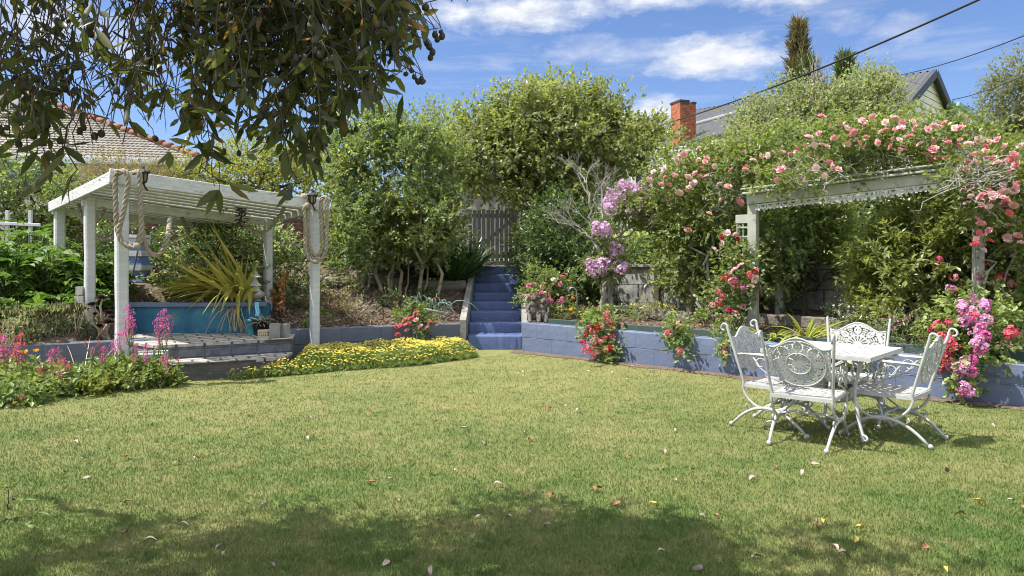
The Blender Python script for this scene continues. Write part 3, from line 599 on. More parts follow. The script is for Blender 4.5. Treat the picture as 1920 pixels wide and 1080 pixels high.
# ================================================================== houses
def quad(b,a,c,d,e,mi=0): b.add([a,c,d,e],[[0,1,2,3]],mi)
def roofgrid(b,p00,p10,p11,p01,nu,nv,amp,kind,mi=0,th=.0):
    """p00-p10 along the eave, p01-p11 along the ridge; corrugations run up the slope, tiles step course by course"""
    p00,p10,p11,p01=[np.asarray(p,float) for p in (p00,p10,p11,p01)]; nr=unit(np.cross(p10-p00,p01-p00)); nr=nr if nr[2]>0 else -nr
    if kind=='tile':
        us=np.linspace(0,1,nu*4+1); vs=np.repeat(np.arange(nv+1)/nv,2)[1:-1]; hh=np.tile([1.0,0.0],nv)
        Pg=(p00*(1-us[:,None,None])+p10*us[:,None,None])*(1-vs[None,:,None])+(p01*(1-us[:,None,None])+p11*us[:,None,None])*vs[None,:,None]
        Pg=Pg+nr*(amp*hh[None,:,None]+amp*.9*np.abs(np.sin(us*nu*PI))[:,None,None])
    else:
        us=np.linspace(0,1,nu*4+1); vs=np.linspace(0,1,nv+1)
        Pg=(p00*(1-us[:,None,None])+p10*us[:,None,None])*(1-vs[None,:,None])+(p01*(1-us[:,None,None])+p11*us[:,None,None])*vs[None,:,None]
        Pg=Pg+nr*amp*np.sin(us*nu*2*PI)[:,None,None]
    b.grid(Pg,mi,kind!='tile')
M['tile']=mat('roof_tile',(.31,.285,.25),.85,(.22,.20,.175),3,None,(20,.3,.01)); M['ridge_tile']=mat('ridge_tile',(.17,.075,.05),.8,(.24,.11,.075),5)
M['render_wall']=mat('render_wall',(.62,.60,.55),.85); M['gutter']=mat('gutter',(.72,.74,.77),.5)
h=thing('tiled_house','house with brown grey tiled hip roof and red hip tiles behind the gum leaves','house',(-16,28,1.8))
C0=A3(-10.5,25,4.88); EL=A3(-21.5,23.2,5.0); R0=A3(-18.0,26.9,7.6); RL=A3(-26,25.8,7.6); CB=A3(-12.5,32,4.88)
b=MB(); roofgrid(b,EL,C0,R0,A3(-22.5,26.3,7.6),62,26,.035,'tile'); roofgrid(b,A3(-29,22,5.05),EL,A3(-22.5,26.3,7.6),RL,40,26,.035,'tile'); b.add([C0,CB,R0],[[0,1,2]]); obj('roof',b,M['tile'],h)
b=MB(); n=22
for i in range(n):
    f0=i/n; f1=(i+.97)/n; b.tube([R0+(C0-R0)*f0+A3(0,0,.05),R0+(C0-R0)*f1+A3(0,0,.09)],[.10,.115],8)
for i in range(14): 
    f0=i/14; f1=(i+.97)/14; b.tube([RL+(R0-RL)*f0+A3(0,0,.05),RL+(R0-RL)*f1+A3(0,0,.08)],[.1,.115],8)
obj('ridge_tiles',b,M['ridge_tile'],h)
b=MB(); b.prism([(-29,22.6),(-21.4,23.8),(-11.1,25.5),(-13,31.5),(-29,31)],1.2,4.82); wl=obj('wall',b,M['render_wall'],h)
b=MB(); b.beam((-29,21.95,4.95),EL+A3(0,-.08,-.06),.14,.16); b.beam(EL+A3(0,-.08,-.06),C0+A3(0,-.08,-.06),.14,.16); obj('gutter',b,M['gutter'],h)
b=MB(); b.beam((-17.5,24.3,4.2),(-15.2,24.68,4.2),.1,1.0); win=obj('window',b,mat('window_dark',(.05,.06,.08),.1,spec=.8),h)
b=MB(); b.tube([(-17.9,26.2,7.0),(-17.9,26.2,7.35)],.22,10); b.ball((-17.9,26.2,7.4),(.28,.28,.2)); obj('roof_vent',b,M['gutter'],h)
# weatherboard house with dark roof and brick chimney
M['slate_iron']=mat('dark_iron',(.06,.062,.068),.7,(.08,.082,.09),3); M['ridge_grey']=mat('ridge_grey',(.26,.26,.27),.6)
M['chimney']=brickmat('chimney_brick',(1,.9,0),(.52,.155,.06),(.40,.11,.05),(.20,.12,.085),.24,.082,.009,.85,.6)
M['dark_trim']=mat('dark_trim',(.045,.045,.05),.5); M['door_navy']=mat('door_navy',(.03,.04,.065),.4)
def boards(b,p0,p1,z0,z1,step=.13,mi=0):
    p0=A3(*p0); p1=A3(*p1); d=unit(p1-p0); nn=A3(d[1],-d[0]); z=z0; pts=[]
    while z<z1: pts+= [(.022,z),(.004,min(z+step,z1))]; z+=step
    g=[[(p[0]+nn[0]*o,p[1]+nn[1]*o,zz) for o,zz in pts] for p in (p0,p1)]; b.grid(np.array(g),mi,False)
h=thing('weatherboard_house','white weatherboard house with dark iron roof and orange brick chimney above the garden','house',(5,23.5,2.6))
eL=A3(4.9,24,5.15); eR=A3(7.2,18.2,5.15); rL=A3(6.75,27,6.48); rR=A3(8.9,22.0,6.48)
b=MB(); roofgrid(b,eL,eR,rR,rL,40,3,.02,'iron'); b.add([eL+A3(-1.6,.9,.3),eL,rL,A3(4.6,28.5,5.9)],[[0,1,2,3]]); b.add([A3(2.4,24.2,4.7),eL+A3(-1.6,.9,.3)+A3(0,0,.02),A3(4.6,28.5,5.92),A3(2.2,27.5,5.75)],[[0,1,2,3]]); b.add([rL,rR,rR+A3(3,2,-1.4),rL+A3(3,2,-1.4)],[[0,1,2,3]]); obj('roof',b,M['slate_iron'],h)
b=MB(); b.tube([rL+A3(0,0,.04),rR+A3(0,0,.04)],.09,8); obj('ridge_cap',b,M['ridge_grey'],h)
b=MB(); b.beam(eL+A3(-.05,-.03,-.1),eR+A3(-.05,-.03,-.1),.16,.14); b.beam(eL+A3(-1.6,.9,.2),eL+A3(0,0,-.1),.14,.12); obj('gutter',b,M['dark_trim'],h)
ch=MB(); ax=np.array([[.94,.34,0],[-.34,.94,0],[0,0,1]]); cc=P(1281,270,23.3); cc[2]=5.65
ch.box(cc,(.58,.55,1.72),ax); co_=obj('chimney',ch,M['chimney'],h)
b=MB(); b.box(cc+ax[0]*-.13+A3(0,0,.89),(.36,.60,.06),ax); b.box(cc+ax[0]*.22+A3(0,0,.85),(.16,.6,.06),ax); b.box(cc+ax[0]*-.13+A3(0,0,.82),(.30,.57,.09),ax,0); obj('chimney_cap',b,M['dark_trim'],co_)
b=MB(); b.box(cc+A3(0,0,-.78),(.64,.61,.22),ax); obj('flashing',b,M['dark_trim'],co_)
b=MB(); boards(b,(2.2,22.0),(3.62,22.0),2.4,4.75); boards(b,(-.6,23.8),(2.2,23.0),2.4,4.6); boards(b,(4.22,22.0),(5.6,21.6),2.4,4.9); boards(b,(5.6,21.6),(7.3,18.6),2.4,5.0); wl=obj('wall',b,mat('weatherboard',(.60,.60,.585),.6,(.52,.52,.51),3),h)
b=MB(); b.box((2.94,21.97,3.6),(.14,.1,2.5)); b.box((3.68,21.97,3.6),(.13,.1,2.5)); b.box((4.2,21.97,3.6),(.13,.1,2.5)); b.box((3.94,21.97,4.75),(.65,.1,.2)); obj('trim',b,M['gutter'],h)
b=MB(); b.box((3.94,22.06,3.55),(.42,.05,2.2)); dr=obj('door',b,M['door_navy'],h); b=MB(); b.ball((3.8,22.0,3.5),.03); obj('handle',b,M['gutter'],dr)
b=MB(); b.ball((3.62,21.8,4.08),(.06,.06,.1)); b.lathe([(.001,.12),(.09,.06),(.07,.0)],(3.62,21.8,4.12),8); b.tube([(3.62,21.8,4.2),(3.68,21.92,4.25)],.015); obj('porch_lamp',b,M['black_metal'],h)
b=MB(); b.tube([A3(4.62,23.4,4.9),A3(4.75,23.4,5.05),A3(4.75,23.4,5.55),A3(4.82,23.4,5.62)],.045,8); obj('vent_pipe',b,M['gutter'],h)
b=MB(); b.add([A3(-2.2,21,4.1),A3(.9,21,4.25),A3(1.1,24,5.1),A3(-2.0,24,4.95)],[[0,1,2,3]]); b.box((-.7,21.0,4.05),(3.2,.08,.14)); sh=thing('garden_shed','low shed with blue grey metal roof just showing over the paling fence','shed',(-.5,22,1.9)); obj('roof',b,mat('blue_iron',(.22,.27,.36),.4,(.28,.33,.42),4),sh)
b=MB(); b.box((-.6,22.4,3.0),(2.8,2.6,2.1)); obj('wall',b,mat('shed_wall',(.30,.34,.42),.6),sh)
b=MB(); [b.box((x,20.97,4.3),(.04,.05,.42)) for x in (-1.6,-1.15,-.7,-.25)]; obj('glazing_bars',b,M['dark_trim'],sh)
# cream gable house
h=thing('gable_house','cream weatherboard house with corrugated charcoal gable roof behind the pale trees','house',(13,27,2.8))
A=A3(14.38,25,8.0); e1=A+A3(-2.5,-2.5,-1.9); e2=A+A3(2.6,2.6,-1.95); bk=A3(-7,7,0)
gx=unit(A3(1,-1,0))*.22
b=MB(); roofgrid(b,e1+bk,e1+gx,A+gx,A+bk,46,2,.03,'iron'); roofgrid(b,e2+gx,e2+bk,A+bk,A+gx,46,2,.03,'iron'); obj('roof',b,M['slate_iron'],h)
b=MB(); b.beam(e1+gx*1.05+A3(0,0,-.09),A+gx*1.05+A3(0,0,-.09),.06,.26); b.beam(A+gx*1.05+A3(0,0,-.09),e2+gx*1.05+A3(0,0,-.09),.06,.26); obj('barge_board',b,M['dark_trim'],h)
M['cream_board']=mat('cream_board',(.80,.78,.68),.6,(.74,.72,.62),3)
b=MB(); n=24
for i in range(n):
    z0=2.4+(8.0-2.4)*i/n; z1=2.4+(8.0-2.4)*(i+1)/n
    wfn=lambda z: min(1.0,max(0.0,(8.0-z)/1.95))
    a0,a1=A+A3(-2.2,-2.2,0)*wfn(z0),A+A3(2.3,2.3,0)*wfn(z0); c0,c1=A+A3(-2.2,-2.2,0)*wfn(z1),A+A3(2.3,2.3,0)*wfn(z1)
    o=unit(A3(1,-1,0))*.02; b.add([A3(a0[0],a0[1],z0)+o,A3(a1[0],a1[1],z0)+o,A3(c1[0],c1[1],z1-.003),A3(c0[0],c0[1],z1-.003)],[[0,1,2,3]])
obj('gable_wall',b,M['cream_board'],h)
b=MB(); b.add([A3(12.5,22.8,2.4),A3(12.5,22.8,6.2),A3(6.2,29,6.2),A3(6.2,29,2.4)],[[0,1,2,3]]); b.add([A3(17,27.3,2.4),A3(17,27.3,6.1),A3(11,33.5,6.1),A3(11,33.5,2.4)],[[0,1,2,3]]); obj('side_wall',b,M['cream_board'],h)
h=thing('neighbouring_house','house with low green edged roof between cream gable and olive conifer','house',(20.5,30.5,3))
b=MB(); b.add([A3(17.2,28.0,7.55),A3(21.0,31.0,6.7),A3(18.5,36,8.8),A3(14.5,33,9.2)][:2]+[A3(20.2,33.5,7.2),A3(16.6,30.5,7.9)],[[0,1,2,3]]); obj('roof',b,mat('green_iron',(.16,.24,.22),.5),h)
b=MB(); b.beam((17.15,27.9,7.5),(21.05,30.9,6.65),.12,.16); obj('gutter',b,mat('gutter_green',(.20,.33,.30),.5),h)
b=MB(); b.add([A3(17.3,28.1,2.8),A3(21,31,2.8),A3(21,31,6.6),A3(17.3,28.1,7.4)],[[0,1,2,3]]); obj('wall',b,M['cream_board'],h)
# overhead service cables
def cable(lab,pts,r_): 
    b=MB(); b.tube(pts,r_,6); solo('power_cable',lab,'cable',b,M['black_metal'],'overhead power cables')
def hang(a,c,sag,n=30): f=np.linspace(0,1,n)[:,None]; p=a*(1-f)+c*f; p[:,2]-=sag*4*f[:,0]*(1-f[:,0]); return p
cable('thick black overhead cable crossing the sky in front of the brick chimney',hang(P(1195,246,22.5),P(1960,-58,10.5),.22),.019)
cable('thin overhead cable running down to the cream gable roof',hang(P(1690,140,25.2),P(1990,38,15),.12),.014)
cable('thin overhead cable ending at the right rake of the cream gable',hang(P(1786,187,25.6),P(1990,108,16),.12),.014)
cable('short black cable entering the sky beside the gum leaves',hang(P(700,28,14),P(1010,-60,12),.05),.013)
# ================================================================== trees and shrubs
rs=lambda s: np.random.default_rng(s)
# -- overhanging gum tree, its trunk standing outside the view
rng=rs(11); gum=thing('gum_tree','overhanging gum tree with drooping dark leaves and round gumnuts at the top of the view','tree',(-4.9,2.2,0))
heads=[]                                 # ends of drooping sprays: photo outline of the crown's skirt
skirt=[(-60,340),(20,310),(90,380),(140,330),(180,300),(240,270),(290,215),(330,240),(375,330),(410,350),(455,250),(500,265),(540,330),(580,325),(620,230),(660,245),(700,225),(735,195),(765,120),(800,90),(820,50)]
def skirt_y(px): return np.interp(px,[s[0] for s in skirt],[s[1]-22 for s in skirt])
tw=MB(); lf=MB(); nutp=[]
crownE=[(A3(-2.6,3.25,3.9),A3(2.0,.7,1.0)),(A3(-4.4,3.0,3.6),A3(1.6,.8,1.3)),(A3(-1.2,3.4,3.6),A3(1.0,.5,.5)),(A3(-2.3,2.4,3.6),A3(2.1,.7,.6)),(A3(-4.3,2.3,3.5),A3(1.6,.7,.8)),(A3(-.5,3.0,3.75),A3(1.2,.45,.45))]
limbs=[]
base=A3(-4.9,2.2,0)
for (a,c,r0,r1) in ((base-A3(0,0,.2),A3(-4.6,2.5,2.6),.24,.19),(A3(-4.6,2.5,2.6),A3(-3.2,3.2,4.2),.15,.07),(A3(-4.6,2.5,2.6),A3(-4.7,3.6,4.6),.14,.06),(A3(-3.2,3.2,4.2),A3(-1.2,3.5,3.75),.07,.025),(A3(-3.2,3.2,4.2),A3(-2.0,3.6,4.5),.06,.02),(A3(-4.7,3.6,4.6),A3(-5.6,4.2,4.4),.05,.02),(A3(-3.4,3.2,4.1),A3(-2.5,3.7,3.3),.05,.02),(A3(-4.6,3.2,4.2),A3(-3.3,3.6,3.3),.05,.02),(A3(-2.0,3.4,4.0),A3(-.6,3.6,3.05),.03,.012)):
    limbs.append(limb(rng,a,c,10,.04,.03)); tw.tube(limbs[-1],np.linspace(r0,r1,10),8)
allp=np.concatenate(limbs[3:])
def spray(start,end,nl,rad=.006,nut=.3,L=.094,W=.028):
    L_=np.linalg.norm(end-start); n=9; t=np.linspace(0,1,n)[:,None]; p=start*(1-t)+end*t+rng.normal(size=(n,3))*.035*np.sin(PI*t); p[:,2]+=.18*L_*np.sin(PI*t[:,0])*(1 if L_>.5 else .4)
    tw.tube(p,np.linspace(rad,.0022,n),4,0,False)
    f=.18+.82*rng.random(nl)**.8; i=np.minimum((f*(n-1)).astype(int),n-2); q=p[i]+(p[i+1]-p[i])*((f*(n-1))-i)[:,None]
    D=unit(rng.normal(size=(nl,3))*A3(.6,.6,.5)+A3(0,0,-.55)); N=rdir(rng,nl)
    s=.6+.75*rng.random(nl); leafmesh(lf,q,D,N,L*s,W*(.8+.5*rng.random(nl)),0,'oval',.12,.12)
    for q_ in q[:max(0,int(nl*.16))]:
        e=q_+unit(rng.normal(size=3)*A3(.6,.6,.6)+A3(0,0,-.7))*(.10+.14*rng.random()); tw.tube(np.stack([q_,(q_+e)/2+rng.normal(size=3)*.012,e]),[.003,.0022,.0016],3,0,False)
        m=3; leafmesh(lf,np.repeat(e[None],m,0),unit(rng.normal(size=(m,3))*A3(.8,.8,.6)+A3(0,0,-.5)),rdir(rng,m),L*(.5+.6*rng.random(m)),W*(.8+.5*rng.random(m)),0,'oval',.12,.12)
    if rng.random()<nut:
        k=rng.integers(2,6); o=p[int(n*(.5+.5*rng.random()))-1]
        for _ in range(k): nutp.append(o+rng.normal(size=3)*A3(.035,.035,.025)+A3(0,0,-.04))
for j in range(410):
    px=rng.uniform(-140,785) if j<285 else rng.uniform(380,785); top=skirt_y(px); py=top-(top+55)*rng.random()**1.7*1.15-8
    if px<330 and rng.random()<.28: continue
    d=rng.uniform(2.95,4.0); e=P(px,py,d)
    k=np.argmin(np.linalg.norm(allp-(e+A3(rng.normal()*.35-.3,rng.normal()*.25,1.0+.5*rng.random())),axis=1)); s=allp[k]
    v=s-e; L_=np.linalg.norm(v); s2=e+v*min(1,.6/L_) if rng.random()<.75 else s
    if rng.random()<.6 and px<330: spray(s2,e,rng.integers(2,7),.004,.35)
    else: spray(s2,e,rng.integers(8,16),.006,.40)
for (px,py,n) in ((372,330,11),(402,350,8),(95,345,12),(130,380,8),(545,320,14),(580,330,9),(30,300,12),(230,270,10),(300,225,6),(640,230,10),(560,290,12)):
    e=P(px,py,3.4); spray(e+A3(rng.normal()*.1,.05,.5),e,n,.005,.3,.135,.037)
for j in range(100):                     # bare twig tangles
    px=rng.uniform(0,330); py=rng.uniform(20,250); e=P(px,py,rng.uniform(3.1,3.9)); s=e+A3(rng.normal()*.25,rng.normal()*.1,.25+.4*rng.random())
    tw.tube(limb(rng,s,e,6,.09),np.linspace(.004,.0018,6),3,0,False)
# crown above the view, whose shade falls on the lawn
crown(lf,rng,crownE,95,10,7,.19,.34,.14,.036,-.2,.9,.2,.5,shape='dia')
obj('crown',lf,M['leaf_gum'],gum)
M['gumnut']=mat('gumnut',(.035,.028,.024),.7,(.06,.048,.04),30)
def nutmesh(b,c,s=1.0): b.lathe([(.001,.012),(.006,.010),(.013,.002),(.016,-.010),(.014,-.021),(.009,-.026),(.001,-.022)],c,8,sc=(s,s))
proto=None
nutp=[p for p in nutp]; rng.shuffle(nutp)
extra=[(830,65),(822,72),(828,58),(808,105),(812,95),(800,78),(795,152),(790,145),(782,150),(770,130),(640,245),(650,243),(660,246),(668,240),(610,268),(605,275),(616,297),(594,300),(440,155),(450,150),(433,152),(420,282),(448,285),(433,153),(108,168),(130,172),(125,160),(290,257),(286,195),(15,270),(815,62),(804,84),(776,142),(763,138),(648,250)]
ep=[P(x,y,3.6) for x,y in extra]
nutp=ep+nutp
rest=MB(); 
for i,p in enumerate(nutp):
    if i<95:
        if proto is None:
            b=MB(); nutmesh(b,(0,0,0)); proto=bpy.data.meshes.new('x'); bpy.data.meshes.remove(proto); proto=b.mesh('gumnut',M['gumnut'])
        o=bpy.data.objects.new('gumnut',proto); C.objects.link(o); o.parent=gum; o.location=[float(v) for v in p-base]; o.rotation_euler=(rng.normal()*.4,rng.normal()*.4,0); s=.65+.35*rng.random(); o.scale=(s,s,s)
    else: nutmesh(rest,p,.9+.3*rng.random())
if rest.n: obj('gumnuts',rest,M['gumnut'],gum,kind='stuff')
stemb=tw
for p in ep: stemb.tube(np.stack([p+A3(-.05-.06*rng.random(),.01,.10+.05*rng.random()),p+A3(-.01,0,.04),p]),[.0022,.002,.002],4,0,False)
for a,c in (((690,20),(800,75)),((700,60),(826,52)),((690,95),(792,140)),((560,200),(655,235)),((585,240),(612,290)),((430,90),(440,148))): stemb.tube(limb(rng,P(*a,3.62),P(*c,3.6),7,.04),np.linspace(.006,.002,7),5,0,False)
obj('trunk',tw,M['bark_dark'],gum)

# -- middle distance, from the photo's left to its right
tree('climber_hedge','dense green climber hedge behind the small white trellis at the far end of the garden','hedge',21,(-8.9,13.4,.6),[ell(20,400,13.4,110,95,.8),ell(100,370,13.6,70,60,.7),ell(-70,380,13,90,110,.8),ell(150,430,14,50,50,.5)],M['leaf_mid'],M['bark_dark'],230,7,8,.25,.3,.075,.045,nl=20)
tree('russet_conifer','brownish olive conifer spreading above the white pergola roof','conifer',22,(-8.4,15.6,1.6),[ell(235,360,15.6,110,55,1.0),ell(310,355,15.8,70,45,.9),ell(190,345,15.4,60,50,.9),ell(250,430,15.2,80,60,.8),ell(140,450,14.6,60,60,.6)],M['leaf_olive'],M['bark_dark'],260,8,9,.22,.28,.06,.022,nl=20)
tree('golden_shrub','yellow green bush showing above the pergola beam','shrub',23,(-6.4,16.4,1.7),[ell(430,340,16.4,100,60,1.0),ell(520,335,16.2,80,70,1.0),ell(385,335,16.8,60,40,.8),ell(470,295,17,60,35,.7),ell(570,330,16,55,60,.8),ell(590,300,17.5,40,35,.7)],M['leaf_gold'],M['bark_dark'],300,8,8,.24,.28,.07,.04,nl=20)
tree('variegated_shrub','grey green variegated shrub behind the yellow flax','shrub',24,(-5.2,12.6,.75),[ell(450,480,12.6,90,75,.7),ell(390,450,12.9,60,50,.6),ell(520,510,12.4,45,60,.5),ell(370,530,12.3,60,45,.5),ell(450,545,12.2,60,40,.4)],M['leaf_varieg'],M['bark_dark'],260,7,8,.18,.24,.085,.034,nl=20)
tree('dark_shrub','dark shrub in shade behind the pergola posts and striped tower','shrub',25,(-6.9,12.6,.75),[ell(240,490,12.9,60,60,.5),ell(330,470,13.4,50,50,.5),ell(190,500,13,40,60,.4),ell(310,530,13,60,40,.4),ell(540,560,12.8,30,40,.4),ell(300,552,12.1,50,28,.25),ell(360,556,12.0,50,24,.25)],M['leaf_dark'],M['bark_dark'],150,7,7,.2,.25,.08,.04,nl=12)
tree('small_dark_tree','narrow dark green treetop behind the multi stemmed shrub, against the sky','tree',26,(-2.4,23.5,2.4),[ell(820,255,23.5,48,60,1.0),ell(790,270,23.2,32,40,.9),ell(846,240,23.8,30,45,.9),ell(825,320,23.5,50,60,1)],M['leaf_mid'],M['bark_dark'],110,7,7,.25,.4,.10,.05,nl=10)
st=[(P(x,400,13.4+.3*math.sin(x)),.03+.012*math.sin(x*3)) for x in (672,700,725,737,750,762,775,790,806,838)]
tree('multistem_shrub','tall bushy green shrub with many bare upright stems beside the blue steps','shrub',27,gl(752,13.3,0),[ell(745,330,13.6,115,95,1.0),ell(690,420,13.2,70,65,.8),ell(803,415,13.2,64,58,.8),ell(690,270,13.9,65,50,.8),ell(648,370,13.4,40,70,.7),ell(775,262,13.8,55,40,.8),ell(822,385,13.6,34,48,.7),ell(690,462,13.0,42,50,.5),ell(800,455,13.4,45,30,.4),ell(720,235,14,35,30,.5),ell(640,310,14,45,60,.7),ell(842,310,14,26,40,.5)],M['leaf_mid'],M['bark_light'],460,10,9,.17,.27,.078,.044,stems=st,r0=.28,nl=60,up=.3,lo=.55,spread=.8,twigs=(150,.006,0),shoots=(150,.5,14))
tree('spreading_tree','large rounded light green tree above the picket gate and blue steps','tree',28,(1.0,17.2,1.9),[ell(1040,275,17,126,89,1.6),ell(930,298,16.2,68,64,1.1),ell(1130,275,17,76,53,1.4),ell(1032,372,16.6,52,58,1.1),ell(1075,214,17.2,68,38,1.2),ell(1165,286,17,40,29,0.9),ell(885,275,16.2,40,42,0.8),ell(1052,330,16.4,60,52,1),ell(1045,415,15.9,34,55,0.5),ell(885,228,16.6,18,15,0.4),ell(950,195,16.8,22,14,0.4),ell(1024,172,17.2,13,14,0.3),ell(1095,181,17.2,23,14,0.4),ell(1150,202,17.1,22,17,0.5),ell(1205,266,17,25,14,0.4),ell(1225,249,16.9,14,8,0.3),ell(865,308,16.3,18,34,0.4),ell(985,219,16.6,54,34,0.9),ell(1195,242,17.2,38,15,0.5),ell(920,242,16.4,50,24,0.7),ell(1015,430,16.2,26,40,0.5),ell(1075,395,15.8,40,36,0.5),ell(1000,462,15.6,20,30,0.35),ell(1010,190,17.3,36,21,0.6)],M['leaf_tree'],M['bark_dark'],720,9,9,.22,.44,.105,.06,r0=.16,nl=60,up=.2,lo=.6,spread=.85,twigs=(160,.008,0),shoots=(170,.75,16))
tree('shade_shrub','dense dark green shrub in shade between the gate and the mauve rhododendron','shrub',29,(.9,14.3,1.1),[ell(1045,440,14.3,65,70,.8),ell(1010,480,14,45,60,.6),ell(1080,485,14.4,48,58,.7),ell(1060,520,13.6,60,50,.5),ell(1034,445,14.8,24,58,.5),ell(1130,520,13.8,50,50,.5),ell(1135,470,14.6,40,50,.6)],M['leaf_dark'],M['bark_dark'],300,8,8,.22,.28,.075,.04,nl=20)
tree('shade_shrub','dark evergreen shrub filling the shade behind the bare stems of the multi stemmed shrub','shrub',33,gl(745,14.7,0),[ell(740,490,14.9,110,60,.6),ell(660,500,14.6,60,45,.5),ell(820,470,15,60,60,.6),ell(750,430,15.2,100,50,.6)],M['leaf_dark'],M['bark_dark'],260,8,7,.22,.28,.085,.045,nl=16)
tree('shade_shrub','shrub with pale edged leaves spilling over the top of the blue steps','shrub',30,(.45,14.6,1.1),[ell(996,505,14.4,16,32,.25),ell(1008,455,15,15,45,.3),ell(1006,525,14.2,16,22,.25)],M['leaf_tree'],M['bark_dark'],50,6,7,.14,.22,.065,.038,nl=8)
tree('pale_pittosporum','pale silvery green feathery tree behind the rose arbor and dark conifer tops','tree',31,(7.4,16.6,1.9),[ell(1440,265,16.5,48,64,1),ell(1510,255,16.6,55,74,1.1),ell(1580,245,16.6,55,74,1.1),ell(1632,235,16.5,48,69,1),ell(1450,298,16,60,33,0.9),ell(1405,265,16.8,24,55,0.6),ell(1620,170,16.8,24,28,0.5),ell(1652,170,16.6,20,28,0.4),ell(1480,190,16.9,22,26,0.5),ell(1405,215,16.9,14,26,0.4),ell(1545,225,16.8,30,37,0.6),ell(1385,283,16.4,20,22,0.4)],M['leaf_pale'],M['bark_dark'],900,8,9,.2,.38,.072,.042,nl=50,up=.9,lo=.55,spread=.7,twigs=(120,.006,0),shoots=(200,.6,16))
# conifers
def conifer(lab,seed,px,yt,yb,d,wpx,m,lean=0,n=900):
    rng=rs(seed); top=P(px,yt,d); bot=P(px+lean,yb,d); base_=A3(bot[0],d,2.0); root=thing('cypress_tree',lab,'conifer',base_); b=MB(); nb=n
    t=rng.random(nb)**.8; w=wpx*d/F0*(np.minimum(1,t*2.5+.12))*(.55+.5*rng.random(nb)); a=rng.random(nb)*2*PI
    p=top*(1-t[:,None])+bot*t[:,None]; o=np.stack([np.cos(a),np.sin(a),0*a],1); q=p+o*w[:,None]*rng.random((nb,1))**.5; D=unit(o*.5+A3(0,0,1.2)+rng.normal(size=(nb,3))*.3)
    for k in range(5): leafmesh(b,q+D*.05*k+rng.normal(size=(nb,3))*.03,unit(D+rng.normal(size=(nb,3))*.35),rdir(rng,nb),.22*(.6+.7*rng.random(nb)),.035,0)
    obj('crown',b,m,root); tb=MB(); tb.tube(limb(rng,base_-A3(0,0,.3),top-A3(0,0,.25),8,.01),np.linspace(.13,.015,8),7)
    for _ in range(40):
        f=rng.random(); c=top*(1-f)+bot*f; aa=rng.random()*2*PI; tb.tube(np.stack([c,c+A3(math.cos(aa)*wpx*d/F0*1.2,math.sin(aa)*wpx*d/F0,.35+.3*rng.random())]),[.012,.004],4,0,False)
    obj('trunk',tb,M['bark_grey'],root)
conifer('tall narrow cypress with rusty dying tip above the pale green tree',41,1497,50,215,19,11.5,M['leaf_rust'],-2,1000)
conifer('dark green conifer tip beside the rusty cypress, half buried in pale foliage',42,1512,118,230,18.6,16,M['leaf_cypress'],6,500)
conifer('small dark conifer tip poking from the pale tree near the charcoal gable',43,1584,116,220,18.4,14,M['leaf_cypress'],2,600)
b=MB(); rng=rs(44); bb=P(1532,170,16.2)
for _ in range(30): b.tube(limb(rng,bb+A3(rng.normal()*.1,0,-.8),P(1528+rng.normal()*16,96+rng.random()*40,16.2),6,.04),np.linspace(.02,.004,6),4,0,False)
b.tube([A3(bb[0],16.2,2.0),bb+A3(0,0,-.7)],[.08,.03],6); solo('dead_shrub','bare grey dead twigs rising beside the rusty cypress','dead shrub',b,M['bark_grey'],loc=(bb[0],16.2,2.0))
tree('weeping_conifer','olive green loose conifer against the sky beyond the cream gable','conifer',45,(15.3,22,2.4),[ell(1905,200,22,45,80,1.5),ell(1940,160,22,60,90,1.6),ell(1895,270,22,40,50,1.2),ell(1950,290,22,70,80,1.5),ell(1882,225,22,28,30,.8)],M['leaf_weeping'],M['bark_dark'],380,9,13,.3,.5,.10,.036,nl=30,up=-.1,lo=.35,spread=.5,droop=.5)
# shrubs around the arbor
tree('camellia_tree','small open tree with thin bare trunk growing under the arbor roof','tree',51,gl(1515,10.6,0),[ell(1500,440,11.3,70,70,.7),ell(1560,430,11.2,60,60,.6),ell(1450,460,11.4,50,60,.5),ell(1456,470,10.6,34,90,.25),ell(1600,470,11,50,60,.5),ell(1520,395,11.5,90,30,.6),ell(1470,520,11.4,40,30,.4)],M['leaf_mid'],M['bark_dark'],250,7,7,.18,.26,.085,.05,stems=[(P(1530,470,11.1),.045),(P(1490,500,11.2),.035)],nl=24)
tree('camellia_tree','green shrub with leaning trunk below the salmon roses, left of the arbor post','shrub',52,gl(1300,11.3,0),[ell(1288,462,11.8,46,48,.6),ell(1300,500,11.6,60,55,.6),ell(1350,470,11.5,45,50,.5),ell(1330,540,11.3,45,30,.4),ell(1265,430,12.0,30,30,.4)],M['leaf_rose'],M['bark_light'],210,7,8,.17,.25,.075,.042,stems=[(P(1310,500,11.4),.06),(P(1350,500,11.3),.035)],nl=24)
tree('yellow_green_rhododendron','big yellow green leathery leaved bush filling the arbor beside the right post','shrub',53,gl(1730,9.1,0),[ell(1730,480,9.2,100,90,.6),ell(1660,520,9.2,60,60,.5),ell(1790,440,9.0,50,70,.4),ell(1740,410,9.3,60,40,.45),ell(1680,570,9.1,50,35,.35),ell(1640,480,9.5,40,40,.4)],M['leaf_rhodo'],M['bark_dark'],270,7,11,.15,.16,.095,.032,nl=30,up=.5,spread=1.0)
tree('arbor_end_shrub','green shrub tangled with pink flowers at the right end of the arbor','shrub',54,gl(1880,8.9,0),[ell(1880,440,8.9,70,70,.6),ell(1920,520,8.7,60,80,.6),ell(1860,540,8.8,50,60,.5),ell(1950,400,8.9,60,80,.6)],M['leaf_mid'],M['bark_dark'],200,7,7,.16,.22,.08,.045,nl=20)
